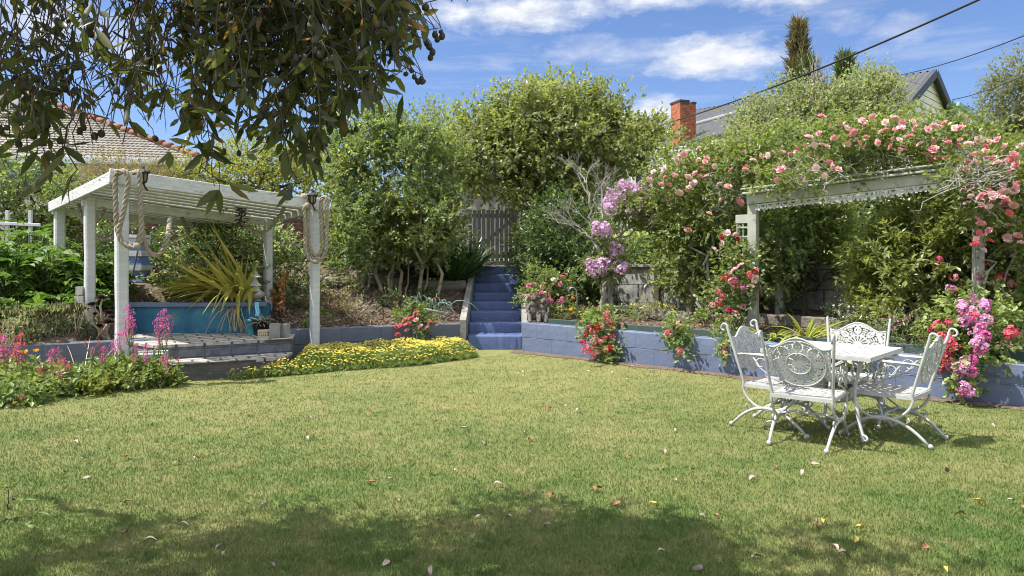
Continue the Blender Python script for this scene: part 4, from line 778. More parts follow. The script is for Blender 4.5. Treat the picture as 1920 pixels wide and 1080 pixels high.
tree('backing_hedge','dark hedge behind the arbor above the concrete wall','hedge',55,(7,15.2,1.8),[ell(1420,400,14.6,120,75,.8),ell(1560,390,14,100,65,.8),ell(1700,380,13.4,110,90,.8),ell(1820,400,13,90,90,.8),ell(1320,390,15.2,90,70,.7)],M['leaf_dark'],M['bark_dark'],420,8,7,.25,.3,.09,.05,nl=30)
tree('fresh_green_shrub','bright fresh green shrub in front of the upper lawn by the mauve blossom','shrub',56,(3.0,13.9,1.35),[ell(1235,455,13.9,45,32,.4),ell(1210,480,13.7,30,25,.3),ell(1250,430,14,30,20,.3)],M['leaf_fresh'],M['bark_dark'],60,7,7,.14,.22,.085,.05,nl=8)
# small bed plants
def tuft(name,lab,cat,seed,p,r,h,m,n=180,L=.06,W=.03,grp=None,stem=None):
    rng=rs(seed); root=thing(name,lab,cat,p,grp); b=MB(); E=[(p+A3(0,0,h*.5),A3(r,r,h*.5))]; cc=crown(b,rng,E,max(6,n//28),6,5,r*.25,r*.5,L,W,.4,.8,.3); obj('foliage',b,m,root)
    s=MB()
    for c in cc[:14]: s.tube(limb(rng,p+rng.normal(size=3)*A3(.03,.03,0),c,5,.06),np.linspace(.008,.003,5),4,0,False)
    obj('stems',s,stem or M['stem_brown'],root); return root,E
for a in (('bed_shrub','low leafy shrub on the slope between the two right pergola posts','shrub',61,onbed(572,578),.28,.5,M['leaf_varieg'],500,.07,.03),
 ('bed_shrub','sparse leafy shrub growing at the foot of the rope hung post','shrub',62,onbed(628,592),.3,.36,M['leaf_olive'],360,.06,.03),
 ('bed_shrub','small grey green shrub in front of the logs on the mulch slope','shrub',63,onbed(655,556),.24,.34,M['leaf_grey'],300,.06,.025),
 ('bed_shrub','tiny green weed at the slate blue wall near the patio blocks','shrub',64,onbed(590,612),.22,.14,M['leaf_fresh'],200,.07,.04),
 ('bed_shrub','thin straw coloured plant with pink flowers on the mulch slope','shrub',65,onbed(672,600),.32,.26,M['leaf_grey'],280,.05,.016),
 ('bed_shrub','low dark shrub beneath the multi stemmed bush','shrub',66,onbed(745,585),.36,.34,M['leaf_dark'],420,.06,.03),
 ('bed_shrub','dark leafy rose bush with one red bloom under the strappy clump','shrub',67,onbed(800,570),.3,.42,M['leaf_dark'],360,.06,.03),
 ('bed_shrub','low green plant with orange poppies beside the shepherd hook','shrub',68,onbed(1052,602),.3,.2,M['leaf_fresh'],360,.06,.028),
 ('bed_shrub','small green geranium plant by the bright grass at the arbor foot','shrub',69,onbed(1325,610),.22,.2,M['leaf_fresh'],260,.05,.04),
 ('bed_shrub','feathery green weed on the sleeper near the arbor','shrub',70,onbed(1245,582),.2,.24,M['leaf_fresh'],200,.05,.018),
 ('bed_shrub','green leafy edging plant above the wall beside the coral trailing geranium','shrub',71,onbed(1292,615),.25,.2,M['leaf_fresh'],260,.05,.04),
 ('bed_shrub','dark shrub in shade below the concrete wall','shrub',72,onbed(1185,562),.4,.4,M['leaf_dark'],420,.06,.03),
 ('bed_shrub','dark glossy shrub behind the white table at the arbor foot','shrub',73,onbed(1465,590),.35,.45,M['leaf_mid'],300,.07,.04),
 ('bed_shrub','fine feathery green weed beside the planter blocks','shrub',74,onbed(530,585),.22,.3,M['leaf_dark'],260,.08,.012),
 ('bed_shrub','low sparse shrub on the slope left of the multi stemmed bush','shrub',75,onbed(620,530),.35,.35,M['leaf_mid'],260,.07,.035)): tuft(*a)
# acanthus: big glossy lobed leaves
def acanthus(lab,seed,p,r,h,n):
    rng=rs(seed); root=thing('acanthus_plant',lab,'plant',p,'big leaved acanthus plants'); b=MB(); s=MB(); a=rng.random(n)*2*PI; k=rng.random(n)**.6
    hub=p+np.stack([np.cos(a)*r*k,np.sin(a)*r*k,h*(.95-.5*k**2)*(.6+.5*rng.random(n))],1); out=np.stack([np.cos(a),np.sin(a),0*a],1)
    for i in range(n):
        D=unit(out[i]*.9+A3(0,0,-.25+.5*rng.random())+rng.normal(size=3)*.25); S=unit(np.cross(D,A3(0,0,1))); L=.26+.2*rng.random(); t=np.linspace(0,1,6)
        mid=hub[i]+D*(t[:,None]*L); mid[:,2]-=.35*L*t**2
        for j in range(5):
            for sg in (1,-1):
                l=L*(.42-.3*abs(t[j]-.4)); leafmesh(b,mid[j:j+1],unit(S*sg*.85+D*.6)[None],A3(0,0,1)[None]+rng.normal(size=(1,3))*.25,l,l*.62,0,'dia',.12,.25)
        leafmesh(b,mid[4:5],D[None],A3(0,0,1)[None],L*.35,L*.22); s.tube(np.stack([p+rng.normal(size=3)*A3(.05,.05,0),(p+hub[i])/2+A3(0,0,.05),hub[i],mid[3]]),[.01,.008,.006,.004],4,0,False)
    obj('leaves',b,M['leaf_acanthus'],root); obj('stems',s,M['stem_green'],root)
for i,(px,py,d,r,h,n,lab) in enumerate(((20,560,10.4,.65,.95,75,'glossy big leaved acanthus at the edge of the view below the trellis'),(95,560,10.7,.6,.85,70,'glossy big leaved acanthus between trellis and the far pergola post'),(150,570,11.2,.5,.7,55,'glossy big leaved acanthus at the foot of the middle pergola post'),(182,585,11.4,.36,.5,36,'smaller acanthus behind the front pergola post and aeoniums'),(-60,590,10,.6,.9,50,'acanthus cut by the edge of the view'),(60,520,11.6,.6,.9,50,'acanthus at the back, under the white trellis'),(35,600,9.9,.5,.42,46,'low acanthus leaves spreading behind the straw coloured lavender'),(115,605,10.5,.5,.42,46,'low acanthus leaves between the lavender and the far pergola post'))):
    acanthus(lab,80+i,A3((px-960)/F0*d,d,gz((px-960)/F0*d,d)),r,h,n)
# lavender, aeonium, flax, agapanthus, lilies
def bladeplant(name,lab,cat,seed,p,n,L,W,m,droop,up,spr=.12,grp=None,k=6,part='leaves'):
    rng=rs(seed); root=thing(name,lab,cat,p,grp); b=MB(); a=rng.random(n)*2*PI; e=up*(.4+.9*rng.random(n)); D=np.stack([np.cos(a),np.sin(a),e],1)
    straps(b,rng,p+np.stack([np.cos(a),np.sin(a),0*a],1)*spr*rng.random((n,1)),D,L*(.6+.6*rng.random(n)),W*(.7+.5*rng.random(n)),droop*(.4+.9*rng.random(n)),k); obj(part,b,m,root); return root
def lav(lab,seed,p,r):
    rng=rs(seed); root=thing('dry_lavender',lab,'plant',p,'straw coloured lavender along the dark wall'); b=MB(); s=MB(); n=230; hh=.55+.6*rng.random(); a=rng.random(n)*2*PI; k=r*rng.random(n)**.5; q=p+np.stack([np.cos(a)*k,np.sin(a)*k*.7,0*a],1)
    D=np.stack([rng.normal(size=n)*.35,rng.normal(size=n)*.35,np.ones(n)],1); straps(b,rng,q,D,.44*hh*(.4+.85*rng.random(n)),.008,.15,4); t=q+unit(D)*.4*hh; leafmesh(b,t,unit(D),rdir(rng,n),.08,.016); obj('stalks',b,M['dry_straw'],root)
    E=[(p+A3(0,0,.12),A3(r,r*.7,.26))]; crown(s,rng,E,95,6,7,.06,.12,.055,.016,.5); obj('foliage',s,M['leaf_grey'],root)
for i,(px,py,d,r,lab) in enumerate(((70,655,9.9,.36,'dry straw coloured lavender clump below the acanthus'),(118,650,10.1,.32,'dry lavender clump between two others above the dark wall'),(28,658,9.6,.32,'dry lavender clump nearest the edge of the view'),(160,640,10.3,.28,'grey lavender clump beside the dark aeoniums'),(92,640,10.5,.34,'taller dry lavender clump behind the front row, in front of the acanthus'),(48,640,10.3,.34,'taller dry lavender clump at the back, nearest the edge of the view'))):
    x=(px-960)/F0*d; lav(lab,100+i,A3(x,d-.25,.42),r*1.15)
rng=rs(110); ap=A3((190-960)/F0*9.95,9.95,.40); ae=thing('aeonium','dark purple aeonium rosettes on branching stems by the front pergola post','succulent',ap); sb=MB()
for (px,py,r) in ((192,560,.085),(173,572,.07),(205,588,.08),(205,606,.10),(185,613,.075),(163,580,.05),(212,596,.06),(178,590,.05)):
    c=P(px,py,9.9+rng.normal()*.08); b=MB(); n=34; a=np.arange(n)*2.4; e=np.linspace(1.3,-.05,n); D=np.stack([np.cos(a)*np.cos(e),np.sin(a)*np.cos(e)-.45,np.sin(e)*.9+.1],1); leafmesh(b,np.repeat(c[None],n,0),D,unit(A3(0,-.4,1)+0*D),r*1.35*np.linspace(.35,1,n),r*.55,0,'oval',.1); obj('rosette',b,M['leaf_aeonium'],ae)
    sb.tube(limb(rng,ap+rng.normal(size=3)*A3(.08,.04,0),c,6,.06),np.linspace(.018,.012,6),6)
obj('stem',sb,M['bark_light'],ae)
fx=A3(-4.15,11.15,.8); rng=rs(111); fl=thing('yellow_flax','large clump of arching yellow striped flax leaves in the blue planter','plant',fx); b=MB(); n=150
tp=[(300,485),(312,508),(308,530),(285,560),(300,562),(330,560),(338,575),(352,566),(290,548),(320,495),(345,500),(370,505),(425,505),(437,478),(447,488),(418,482),(395,510),(460,520),(468,540),(470,560),(450,600),(440,618),(460,590),(475,600),(430,605),(405,590),(380,600),(350,590),(345,430),(350,455),(383,420),(285,556),(302,545),(292,540),(318,548),(336,558),(312,520),(345,545),(325,535),(280,548),(330,520),(360,530),(390,470),(412,500)]
for i in range(n):
    px,py=tp[i%len(tp)]; px+=rng.normal()*13; py+=rng.normal()*9; e=P(px,py,11.0+rng.normal()*.3-(.22 if py>575 else 0)); s=fx+A3(rng.normal()*.13,rng.normal()*.08,0); v=e-s; L=np.linalg.norm(v); t=np.linspace(0,1,8)[:,None]
    lift=.18*L if e[2]<fx[2]+.4 else .03*L
    if e[2]<fx[2]-.02: lift=.42*L
    p=s+v*t+A3(0,0,1)*(lift*np.sin(PI*t**.75)); S=unit(np.cross(unit(v),A3(0,.5,1)+rng.normal(size=3)*.4)); w=.034*np.minimum(1,(1-t)*2.4+.03)*np.minimum(1,.5+2*t); k=MB
    V=np.stack([p+S*w,p-S*w],1); q=np.arange(7)[:,None]*2+np.array([[0,1,3,2]]); b.add(V.reshape(-1,3),q,0,True)
obj('leaves',b,M['leaf_flax'],fl); b=MB()
for i in range(16):
    e=P(425+rng.normal()*22,618+rng.random()*8,10.8); s=fx+A3(.05+rng.normal()*.08,-.1,0); t=np.linspace(0,1,7)[:,None]; p=s*(1-t)+e*t+A3(0,-.12,.12)*np.sin(PI*t); b.tube(p,.006,4,0,False)
obj('dead_leaves',b,M['dry_straw'],fl)
for i,(px,py,d,n,L,lab) in enumerate(((850,505,14.3,110,.95,'big dark strappy agapanthus clump beside the blue steps'),(820,515,14.5,70,.8,'dark strappy agapanthus clump behind the multi stemmed shrub'),(878,470,15.2,60,.8,'dark strappy agapanthus clump at the picket gate'),)):
    bladeplant('agapanthus',lab,'plant',120+i,gl(px,d,0),n*2,L*1.35,.05,M['leaf_strap'],.36,1.5,.16,'dark agapanthus clumps')
for i,(px,py,n,L,lab) in enumerate(((1445,640,26,.62,'yellow green strap leaved lily just behind the white chairs, nearest the arbor post'),(1512,637,34,.72,'yellow green strap leaved lily clump behind the white table'),(1090,595,70,.38,'grassy strap leaved clump at the foot of the mauve rhododendron'),(1150,600,60,.34,'grassy grey green clump just below the mauve rhododendron trunk'),(1195,598,36,.3,'small grassy clump above the sunny blue wall'),(1780,560,26,.7,'upright grassy leaves in front of the right arbor post'))):
    bladeplant('strap_lily',lab,'plant',130+i,onbed(px,py,7.5),n,L,.03 if i<2 else .016,M['leaf_lily'] if i!=3 else M['leaf_grey'],.6,1.1,.1)
# twiggy bare shrub above the mauve rhododendron
# ================================================================== flowering plants
rng=rs(200)
def flowermesh(kind,m):
    b=MB(); r=rs(7)
    if kind=='rose':
        for (n,e,rr,w) in ((6,.15,1.0,.95),(6,.6,.85,.85),(5,1.0,.62,.7),(4,1.3,.4,.5)):
            a=np.arange(n)*2*PI/n+e*3; D=np.stack([np.cos(a)*math.cos(e),np.sin(a)*math.cos(e),np.full(n,math.sin(e))],1); leafmesh(b,D*.05,D+r.normal(size=(n,3))*.12,unit(A3(0,0,1)-D*.4),rr*(.85+.3*r.random(n)),w,0,'oval',-.16)
    elif kind=='ball':
        n=34; u=unit(r.normal(size=(n,3))+A3(0,0,.35))
        for k in range(4):
            a=k*PI/2+r.random(n); s=unit(np.cross(u,rdir(r,n))); D=unit(u*.25+s*np.cos(a)[:,None]+np.cross(u,s)*np.sin(a)[:,None]); leafmesh(b,u*(.72+.2*r.random((n,1))),D,u,.36,.30)
    elif kind=='spire':
        for (z,rr,n) in ((-1.3,.5,5),(-.75,.6,6),(0,.62,12),(.35,.38,8),(.8,.5,11),(1.3,.30,9),(1.65,.28,9),(1.95,.14,6)):
            for k in range(2):
                u=unit(r.normal(size=(n,3))*A3(1,1,.5)); c=u*rr+A3(0,0,z)+r.normal(size=3)*A3(.22,.22,.08); leafmesh(b,c,unit(u+A3(0,0,.5)+r.normal(size=(n,3))*.4),rdir(r,n),.27,.22)
    elif kind=='daisy':
        n=8; a=np.arange(n)*2*PI/n; D=np.stack([np.cos(a),np.sin(a),0*a+.25],1); leafmesh(b,D*.05,D,np.tile(A3(0,0,1),(n,1)),1.0,.62)
    elif kind=='cup':
        n=5; a=np.arange(n)*2*PI/n; D=np.stack([np.cos(a)*.6,np.sin(a)*.6,0*a+.8],1); leafmesh(b,D*.03,D,unit(A3(0,0,1)-D),1.1,.95,0,'oval',-.2)
    return b.mesh(kind+'_flower',m)
FM={}
def bloom(parent,p,kind,m,r,tilt=None,name='bloom'):
    k=(kind,m)
    if k not in FM: FM[k]=flowermesh(kind,M[m])
    o=bpy.data.objects.new(name,FM[k]); C.objects.link(o); o.parent=parent; o.location=[float(v) for v in np.asarray(p)-origin_of(parent)]
    t=tilt if tilt is not None else (.75+rng.normal()*.35,rng.normal()*.35,0); o.rotation_euler=(t[0],t[1],rng.random()*6.28 if kind!='spire' else rng.random()); s=r*(.85+.3*rng.random()); o.scale=(s,s,s); return o
# -- climbing rose over the arbor
RE=[ell(1842,350,8.15,62,46,.3),ell(1838,315,8.3,40,26,.3),ell(1500,270,10.2,110,34,.5),ell(1620,262,9.5,110,36,.5),ell(1720,262,9.0,100,34,.5),ell(1810,285,9.0,80,34,.7),ell(1430,305,10.6,70,40,.7),ell(1890,320,8.8,60,45,.6),ell(1530,324,9.35,85,20,.22),ell(1450,338,9.7,30,18,.2),ell(1660,296,9.5,100,22,.35)]
ro=thing('climbing_rose','climbing rose with pale pink blooms sprawling over the white arbor roof','rose',gl(1850,8.95,0)); mb=MB()
cc=crown(mb,rng,RE,330,7,8,.16,.24,.062,.036,.35,.8,.35); obj('foliage',mb,M['leaf_rose'],ro)
tb=MB(); rb_=gl(1850,8.95,0)
for (a,c,r_) in (((1850,540,8.9),(1842,330,8.9),.035),((1842,330,8.9),(1700,250,9.4),.02),((1842,330,8.9),(1560,290,10.2),.02),((1842,340,8.9),(1900,280,8.7),.015),((1720,262,9.0),(1800,243,8.7),.008),((1800,243,8.7),(1880,268,8.6),.01),((1880,268,8.6),(1892,320,8.6),.01)): tb.tube(limb(rng,P(*a),P(*c),9,.05,.02),np.linspace(r_,r_*.5,9),6)
tb.tube([rb_-A3(0,0,.1),P(1850,540,8.9)],.035,6); 
for (x0,x1,y0,y1,n) in ((1785,1870,280,350,80),(1830,1915,300,440,90),(1560,1720,290,330,60),(1440,1560,300,350,40),(1770,1850,330,420,30)):
    for _ in range(n):
        px=rng.uniform(x0,x1); py=rng.uniform(y0,y1); d=front(RE,px,py,9.0)-.05-.1*rng.random(); p=P(px,py,d); tb.tube(limb(rng,p,p+rng.normal(size=3)*A3(.14,.08,.12),5,.1),np.linspace(.006,.002,5),4,0,False)
obj('trunk',tb,M['bark_grey'],ro)
pts=[(1541,219),(1575,231),(1588,240),(1600,249),(1551,275),(1614,226),(1617,228),(1624,257),(1605,262),(1615,272),(1652,247),(1660,243),(1690,240),(1712,228),(1716,240),(1705,256),(1686,262),(1740,243),(1752,237),(1770,232),(1790,240),(1799,241),(1808,222),(1779,267),(1817,270),(1855,265),(1847,282),(1750,280),(1738,290),(1635,220),(1678,222),(1692,230),(1660,230),(1510,275),(1527,272),(1480,290),(1467,285),(1493,285),(1463,300),(1464,318),(1440,292),(1428,293),(1545,300),(1556,305),(1560,312),(1572,318),(1547,330),(1900,288),(1905,295),(1889,300),(1915,310),(1840,368),(1820,368),(1880,370),(1860,367),(1887,392),(1905,350),(1870,305),(1510,335),(1457,338),(1530,315),(1590,270),(1645,268),(1670,275),(1725,270),(1800,262),(1835,262),(1870,262),(1412,300),(1399,318),(1562,258),(1535,250),(1518,258)]
for i,(px,py) in enumerate(pts):
    d=front(RE,px,py,9.0)-.15; bloom(ro,P(px,py,d),'rose',('petal_pale_pink','petal_salmon','petal_pale_pink','petal_rose')[i%4 if i%7 else 3],.045 if i%3 else .062,name='rose_bloom')
for i in range(24):
    px=rng.uniform(1450,1900); py=np.interp(px,[1450,1560,1900],[285,240,280])+rng.uniform(-12,45); bloom(ro,P(px,py,front(RE,px,py,9)-.16),'rose','petal_rose',.034,name='rose_bud')
# -- another rose tangles over the arbor's end post
R2=[ell(1846,392,8.2,36,52,.28),ell(1895,360,8.3,40,60,.35),ell(1880,300,8.5,46,30,.35),ell(1815,345,8.35,30,26,.25),ell(1925,430,8.2,40,60,.3)]
r2=thing('climbing_rose','straggling rose with bare grey canes and small pink blooms smothering the right arbor post','rose',gl(1868,8.5,0)); mb=MB(); crown(mb,rng,R2,120,6,7,.13,.2,.055,.032,.3,.8,.3); obj('foliage',mb,M['leaf_rose'],r2); tb=MB()
for e in ((1846,350,8.2),(1890,330,8.3),(1905,420,8.2),(1815,340,8.3),(1870,290,8.4)): tb.tube(limb(rng,gl(1868,8.5,-.05),P(*e),9,.05),np.linspace(.022,.006,9),6)
obj('stems',tb,M['bark_grey'],r2)
for i in range(58):
    px,py=[(rng.uniform(1790,1915),rng.uniform(270,330)),(rng.uniform(1810,1918),rng.uniform(340,385)),(rng.uniform(1825,1918),rng.uniform(385,470))][i%3]; bloom(r2,P(px,py,front(R2,px,py,8.2)-.13),'rose',('petal_pale_pink','petal_rose','petal_salmon','petal_coral')[i%4],.034+.03*rng.random(),name='rose_bloom')
# -- salmon rose beside the mauve rhododendron
SE=[ell(1300,330,11.4,90,55,.7),ell(1370,350,11.0,70,60,.6),ell(1264,370,11.6,44,52,.5),ell(1350,410,11.0,60,50,.5),ell(1304,420,11.4,58,48,.5),ell(1340,300,11.4,55,24,.5),ell(1255,365,11.8,28,26,.4),ell(1400,305,11.0,40,30,.5)]
sr=thing('climbing_rose','tall bushy rose with salmon pink blooms growing up beside the left arbor post','rose',gl(1330,11.0,0)); mb=MB(); crown(mb,rng,SE,330,7,8,.16,.26,.062,.036,.35,.8,.4); obj('foliage',mb,M['leaf_rose'],sr); tb=MB()
for e in ((1300,330,11.4),(1370,350,11),(1250,370,11.7),(1280,420,11.5),(1340,290,11.3)): tb.tube(limb(rng,gl(1330,11.0,-.05),P(*e),9,.05),np.linspace(.03,.008,9),6)
for _ in range(90):
    px=rng.uniform(1330,1420); py=rng.uniform(320,400); p=P(px,py,front(SE,px,py,10.9)-.05); tb.tube(limb(rng,p,p+rng.normal(size=3)*A3(.16,.08,.12),5,.1),np.linspace(.006,.002,5),4,0,False)
obj('stems',tb,M['bark_grey'],sr)
for i,(px,py) in enumerate([(1270,302),(1357,283),(1308,300),(1325,297),(1322,303),(1263,328),(1245,317),(1247,333),(1267,330),(1291,332),(1303,325),(1317,315),(1365,350),(1348,345),(1325,330),(1255,347),(1240,346),(1293,352),(1274,362),(1257,375),(1290,355),(1218,338),(1225,322),(1313,331),(1398,316),(1413,322),(1352,375),(1388,380),(1370,240+80),(1310,278),(1385,300),(1425,270),(1440,278),(1300,345),(1410,280),(1395,285),(1282,290),(1340,312),(1365,303),(1290,432),(1330,400)]):
    bloom(sr,P(px,py,front(SE,px,py,11)-.16),'rose',('petal_salmon','petal_pale_pink','petal_pale_pink','petal_rose')[i%4],.05 if i%3 else .068,name='rose_bloom')
# -- red and pink geranium climbing the arbor post
def flowering(name,lab,cat,seed,p,E,leafm,n,L,W,blooms,part='flower_head',ntw=6,nlf=6,rc=.1,tl=.16,stemm=None,grp=None,nst=12,lo=.35):
    r=rs(seed); root=thing(name,lab,cat,p,grp); b=MB(); cc=crown(b,r,E,n,ntw,nlf,rc,tl,L,W,.3,.8,lo); obj('foliage',b,M[leafm],root); s=MB()
    for c in cc[:nst]: s.tube(limb(r,p,c,6,.07),np.linspace(.012,.004,6),5,0,False)
    for (q,kind,m,rr) in blooms:
        bloom(root,q,kind,m,rr,name=part); c=cc[np.argmin(np.linalg.norm(cc-q,axis=1))]; s.tube(np.stack([c,(c+q)/2+r.normal(size=3)*.01,q]),.004,4,0,False)
    obj('stems',s,stemm or M['stem_green'],root); return root
def BL(pts,E,kind,ms,r,d0,off=.09): return [(P(x,y,front(E,x,y,d0)-off),kind,ms[i%len(ms)],r) for i,(x,y) in enumerate(pts)]
E=[ell(1385,520,10.0,38,60,.3),ell(1360,560,10.0,28,40,.25),ell(1362,470,10.1,22,36,.2)]
flowering('climbing_geranium','red and pink flowering geranium climbing the left arbor post','geranium',201,gl(1385,10.0,0),E,'leaf_mid',70,.05,.045,
 BL([(1347,547),(1347,563),(1355,557),(1365,592),(1364,597),(1346,597),(1368,583),(1377,525),(1378,536),(1370,527),(1368,520),(1392,540),(1404,513),(1417,507),(1416,510),(1425,543),(1405,518),(1393,575),(1350,570),(1357,555),(1363,518),(1336,572),(1354,524),(1364,581),(1382,590),(1378,587)],E,'ball',['petal_coral','petal_rose','petal_red','petal_magenta'],.042,10)
 +BL([(1388,498),(1376,507),(1354,457),(1340,469),(1363,437),(1407,537),(1415,523),(1380,440)],E,'rose',['petal_pale_pink'],.06,10)+BL([(1353,445),(1383,448)],E,'rose',['petal_red'],.045,10))
# -- geraniums on the sunny wall
def wallgl(px,py,off): # a point in front of the blue wall's face
    d=(cR-off)/(nR[0]*(px-960)/F0+nR[1]); return P(px,py,d)
E=[(wallgl(1125,628,.10),A3(.22,.14,.26)),(wallgl(1140,660,.1),A3(.20,.13,.16)),(wallgl(1130,600,0),A3(.16,.14,.16))]
flowering('trailing_geranium','round coral pink geranium bush growing against the sunny blue wall','geranium',202,wallgl(1135,678,.12)*A3(1,1,0),E,'leaf_fresh',46,.05,.045,
 BL([(1103,613),(1112,620),(1120,615),(1128,612),(1137,600),(1143,604),(1098,627),(1099,640),(1107,660),(1104,652),(1118,650),(1115,632),(1133,634),(1148,632),(1150,614),(1121,660),(1112,668),(1095,657),(1142,653),(1126,640),(1120,638),(1136,589),(1093,642),(1113,641),(1135,655)],E,'ball',['petal_coral','petal_coral','petal_red','petal_rose'],.05,10.2,.06),nst=16)
E=[(wallgl(1266,622,.02),A3(.16,.1,.12)),(wallgl(1277,650,.1),A3(.1,.08,.14))]
flowering('trailing_geranium','sparse coral geranium trailing over the blue wall between the bush and the chairs','geranium',203,wallgl(1268,617,-.1),E,'leaf_fresh',18,.05,.045,BL([(1253,624),(1275,608),(1274,659),(1254,626)],E,'ball',['petal_coral','petal_rose'],.055,9.7,.06))
E=[(wallgl(1362,650,.06),A3(.07,.06,.16)),(wallgl(1366,625,-.05),A3(.1,.08,.1))]
flowering('trailing_geranium','thin pink geranium trailing beside the leftmost white chair','geranium',204,wallgl(1364,620,-.1),E,'leaf_fresh',12,.045,.04,BL([(1357,648),(1359,664),(1358,662)],E,'ball',['petal_rose'],.04,9.2,.03))
E=[(wallgl(1560,690,.12),A3(.20,.14,.14)),(wallgl(1575,670,.05),A3(.18,.12,.1))]
flowering('trailing_geranium','pink geranium seen beneath the white table against the wall','geranium',205,wallgl(1565,715,.12)*A3(1,1,0),E,'leaf_fresh',30,.05,.045,BL([(1555,665),(1565,662),(1548,668),(1575,668),(1540,675)],E,'ball',['petal_magenta'],.045,8.7,.03))
CE=[(wallgl(1830,600,-.25),A3(.36,.26,.26)),(wallgl(1795,645,-.05),A3(.26,.2,.24)),(wallgl(1840,640,0),A3(.26,.2,.2)),(wallgl(1815,700,.14),A3(.12,.12,.28)),(wallgl(1780,610,-.2),A3(.2,.2,.2)),(wallgl(1890,610,-.3),A3(.2,.2,.2))]
flowering('cascading_geranium','big geranium cascading over the wall end with orchid pink and coral heads','geranium',206,wallgl(1830,650,-.3),CE,'leaf_fresh',120,.055,.05,
 BL([(1848,567),(1846,572),(1806,578),(1821,582),(1811,590),(1805,605),(1808,598),(1816,600),(1832,600),(1845,575),(1838,616),(1825,622),(1840,612),(1847,630),(1836,636),(1828,643),(1835,660),(1845,650),(1810,675),(1822,676),(1795,686),(1812,690),(1820,697),(1796,702),(1808,724),(1806,733),(1820,735),(1818,737),(1860,680),(1855,678),(1834,598),(1840,625),(1820,560),(1785,686),(1842,655),(1850,600),(1803,572)],CE,'ball',['petal_orchid','petal_magenta','petal_orchid'],.06,7.9,.1)
 +BL([(1763,607),(1750,615),(1748,620),(1766,630),(1775,632),(1772,645),(1780,655),(1768,660),(1775,670),(1780,682),(1768,680),(1760,668),(1790,650),(1758,612),(1781,605),(1828,593),(1898,620),(1900,625),(1893,627),(1779,640),(1763,690)],CE,'ball',['petal_coral','petal_coral','petal_crimson'],.06,7.9,.1),nst=26)
TE=[ell(1860,510,8.7,50,60,.3),ell(1900,540,8.6,50,60,.3),ell(1830,520,8.8,30,50,.25),ell(1890,450,8.7,40,50,.3)]
flowering('climbing_geranium','tall geranium with coral heads climbing around the right arbor post','geranium',207,gl(1870,8.6,0),TE,'leaf_fresh',90,.055,.05,BL([(1846,493),(1838,511),(1837,520),(1811,535),(1785,541),(1790,545),(1788,520),(1878,518),(1873,520),(1893,532),(1880,559),(1872,557),(1895,552),(1890,530),(1915,500),(1900,532),(1865,530),(1760,487),(1902,455),(1895,470),(1880,463),(1850,412),(1910,455),(1885,455),(1780,540)],TE,'ball',['petal_coral','petal_rose','petal_crimson','petal_coral','petal_orchid'],.05,8.6,.04))
E=[ell(1602,590,10,30,20,.3)]
for i,(px,py,n,lab) in enumerate(((1620,628,50,'mound of tiny white daisies on the bed behind the white table'),(1665,636,44,'mound of tiny white daisies behind the right hand white chair'),(1590,606,36,'mound of tiny pale daisies at the back of the bed under the arbor'),(1700,655,26,'low grey mound with pink flowers at the wall edge behind the right chair'))):
    p=onbed(px,py,7.5); E=[(p+A3(0,0,.16),A3(.3,.22,.18))]; r=rs(210+i); fl_=[(p+A3(r.normal()*.2,r.normal()*.1-.08,.22+.16*r.random()),'daisy','petal_white' if i<3 else 'petal_magenta',.016) for _ in range(n)]
    flowering('daisy_mound',lab,'daisies',210+i,p,E,'leaf_grey',40,.04,.012,fl_,'flower',grp='daisy mounds on the arbor bed')
# -- pink rose bush by the steps, and the low one on the slate wall
E=[ell(1025,555,12.7,46,42,.4),ell(1050,530,12.8,30,28,.3),ell(1000,570,12.6,26,34,.3),ell(1010,520,13,26,24,.3)]
flowering('rose_bush','bushy rose with small pink blooms beside the blue steps','rose',220,onbed(1025,600),E,'leaf_rose',110,.05,.032,BL([(1054,519),(1037,524),(1050,532),(1062,515),(1067,540),(1014,549),(1003,533),(1016,538),(1008,556),(990,555),(1021,549),(991,535),(1025,562)],E,'rose',['petal_rose','petal_pale_pink','petal_magenta'],.045,12.4)+BL([(1025,563),(1034,563),(1055,561),(1048,566),(1053,564)],E,'ball',['petal_magenta'],.05,12.3)+BL([(1073,560),(1053,582),(1071,582),(1066,560)],E,'cup',['petal_orange'],.04,12.2),stemm=M['stem_brown'])
E=[ell(775,610,11.7,36,24,.25),ell(770,590,11.8,24,20,.2)]
flowering('rose_bush','low rose bush with bright pink blooms against the slate blue wall','rose',221,A3((775-960)/F0*11.5,11.45,0),E,'leaf_mid',44,.05,.034,BL([(780,586),(775,595),(771,597),(779,600),(758,600),(744,613),(750,611),(760,609),(766,607),(788,612),(808,605),(801,615),(743,612),(763,620),(746,628)],E,'rose',['petal_coral','petal_rose'],.05,11.5),stemm=M['stem_green'])
E=[ell(672,596,12,20,10,.15)]
for lab,px,py,m,r_ in (('single red rose on a thin stem beneath the dark strappy clump',818,559,'petal_red',.05),('single pink flower on the mulch slope, the lower of two',661,595,'petal_magenta',.035),('single pink flower on the mulch slope, the upper of two',667,574,'petal_magenta',.03)):
    p=P(px,py,12.2); g_=A3(p[0],p[1],gz(p[0],p[1])); root=thing('single_flower',lab,'flower',g_); s=MB(); s.tube(limb(rng,g_,p,5,.05),.005,5); obj('stem',s,M['stem_green'],root); bloom(root,p,'rose',m,r_)
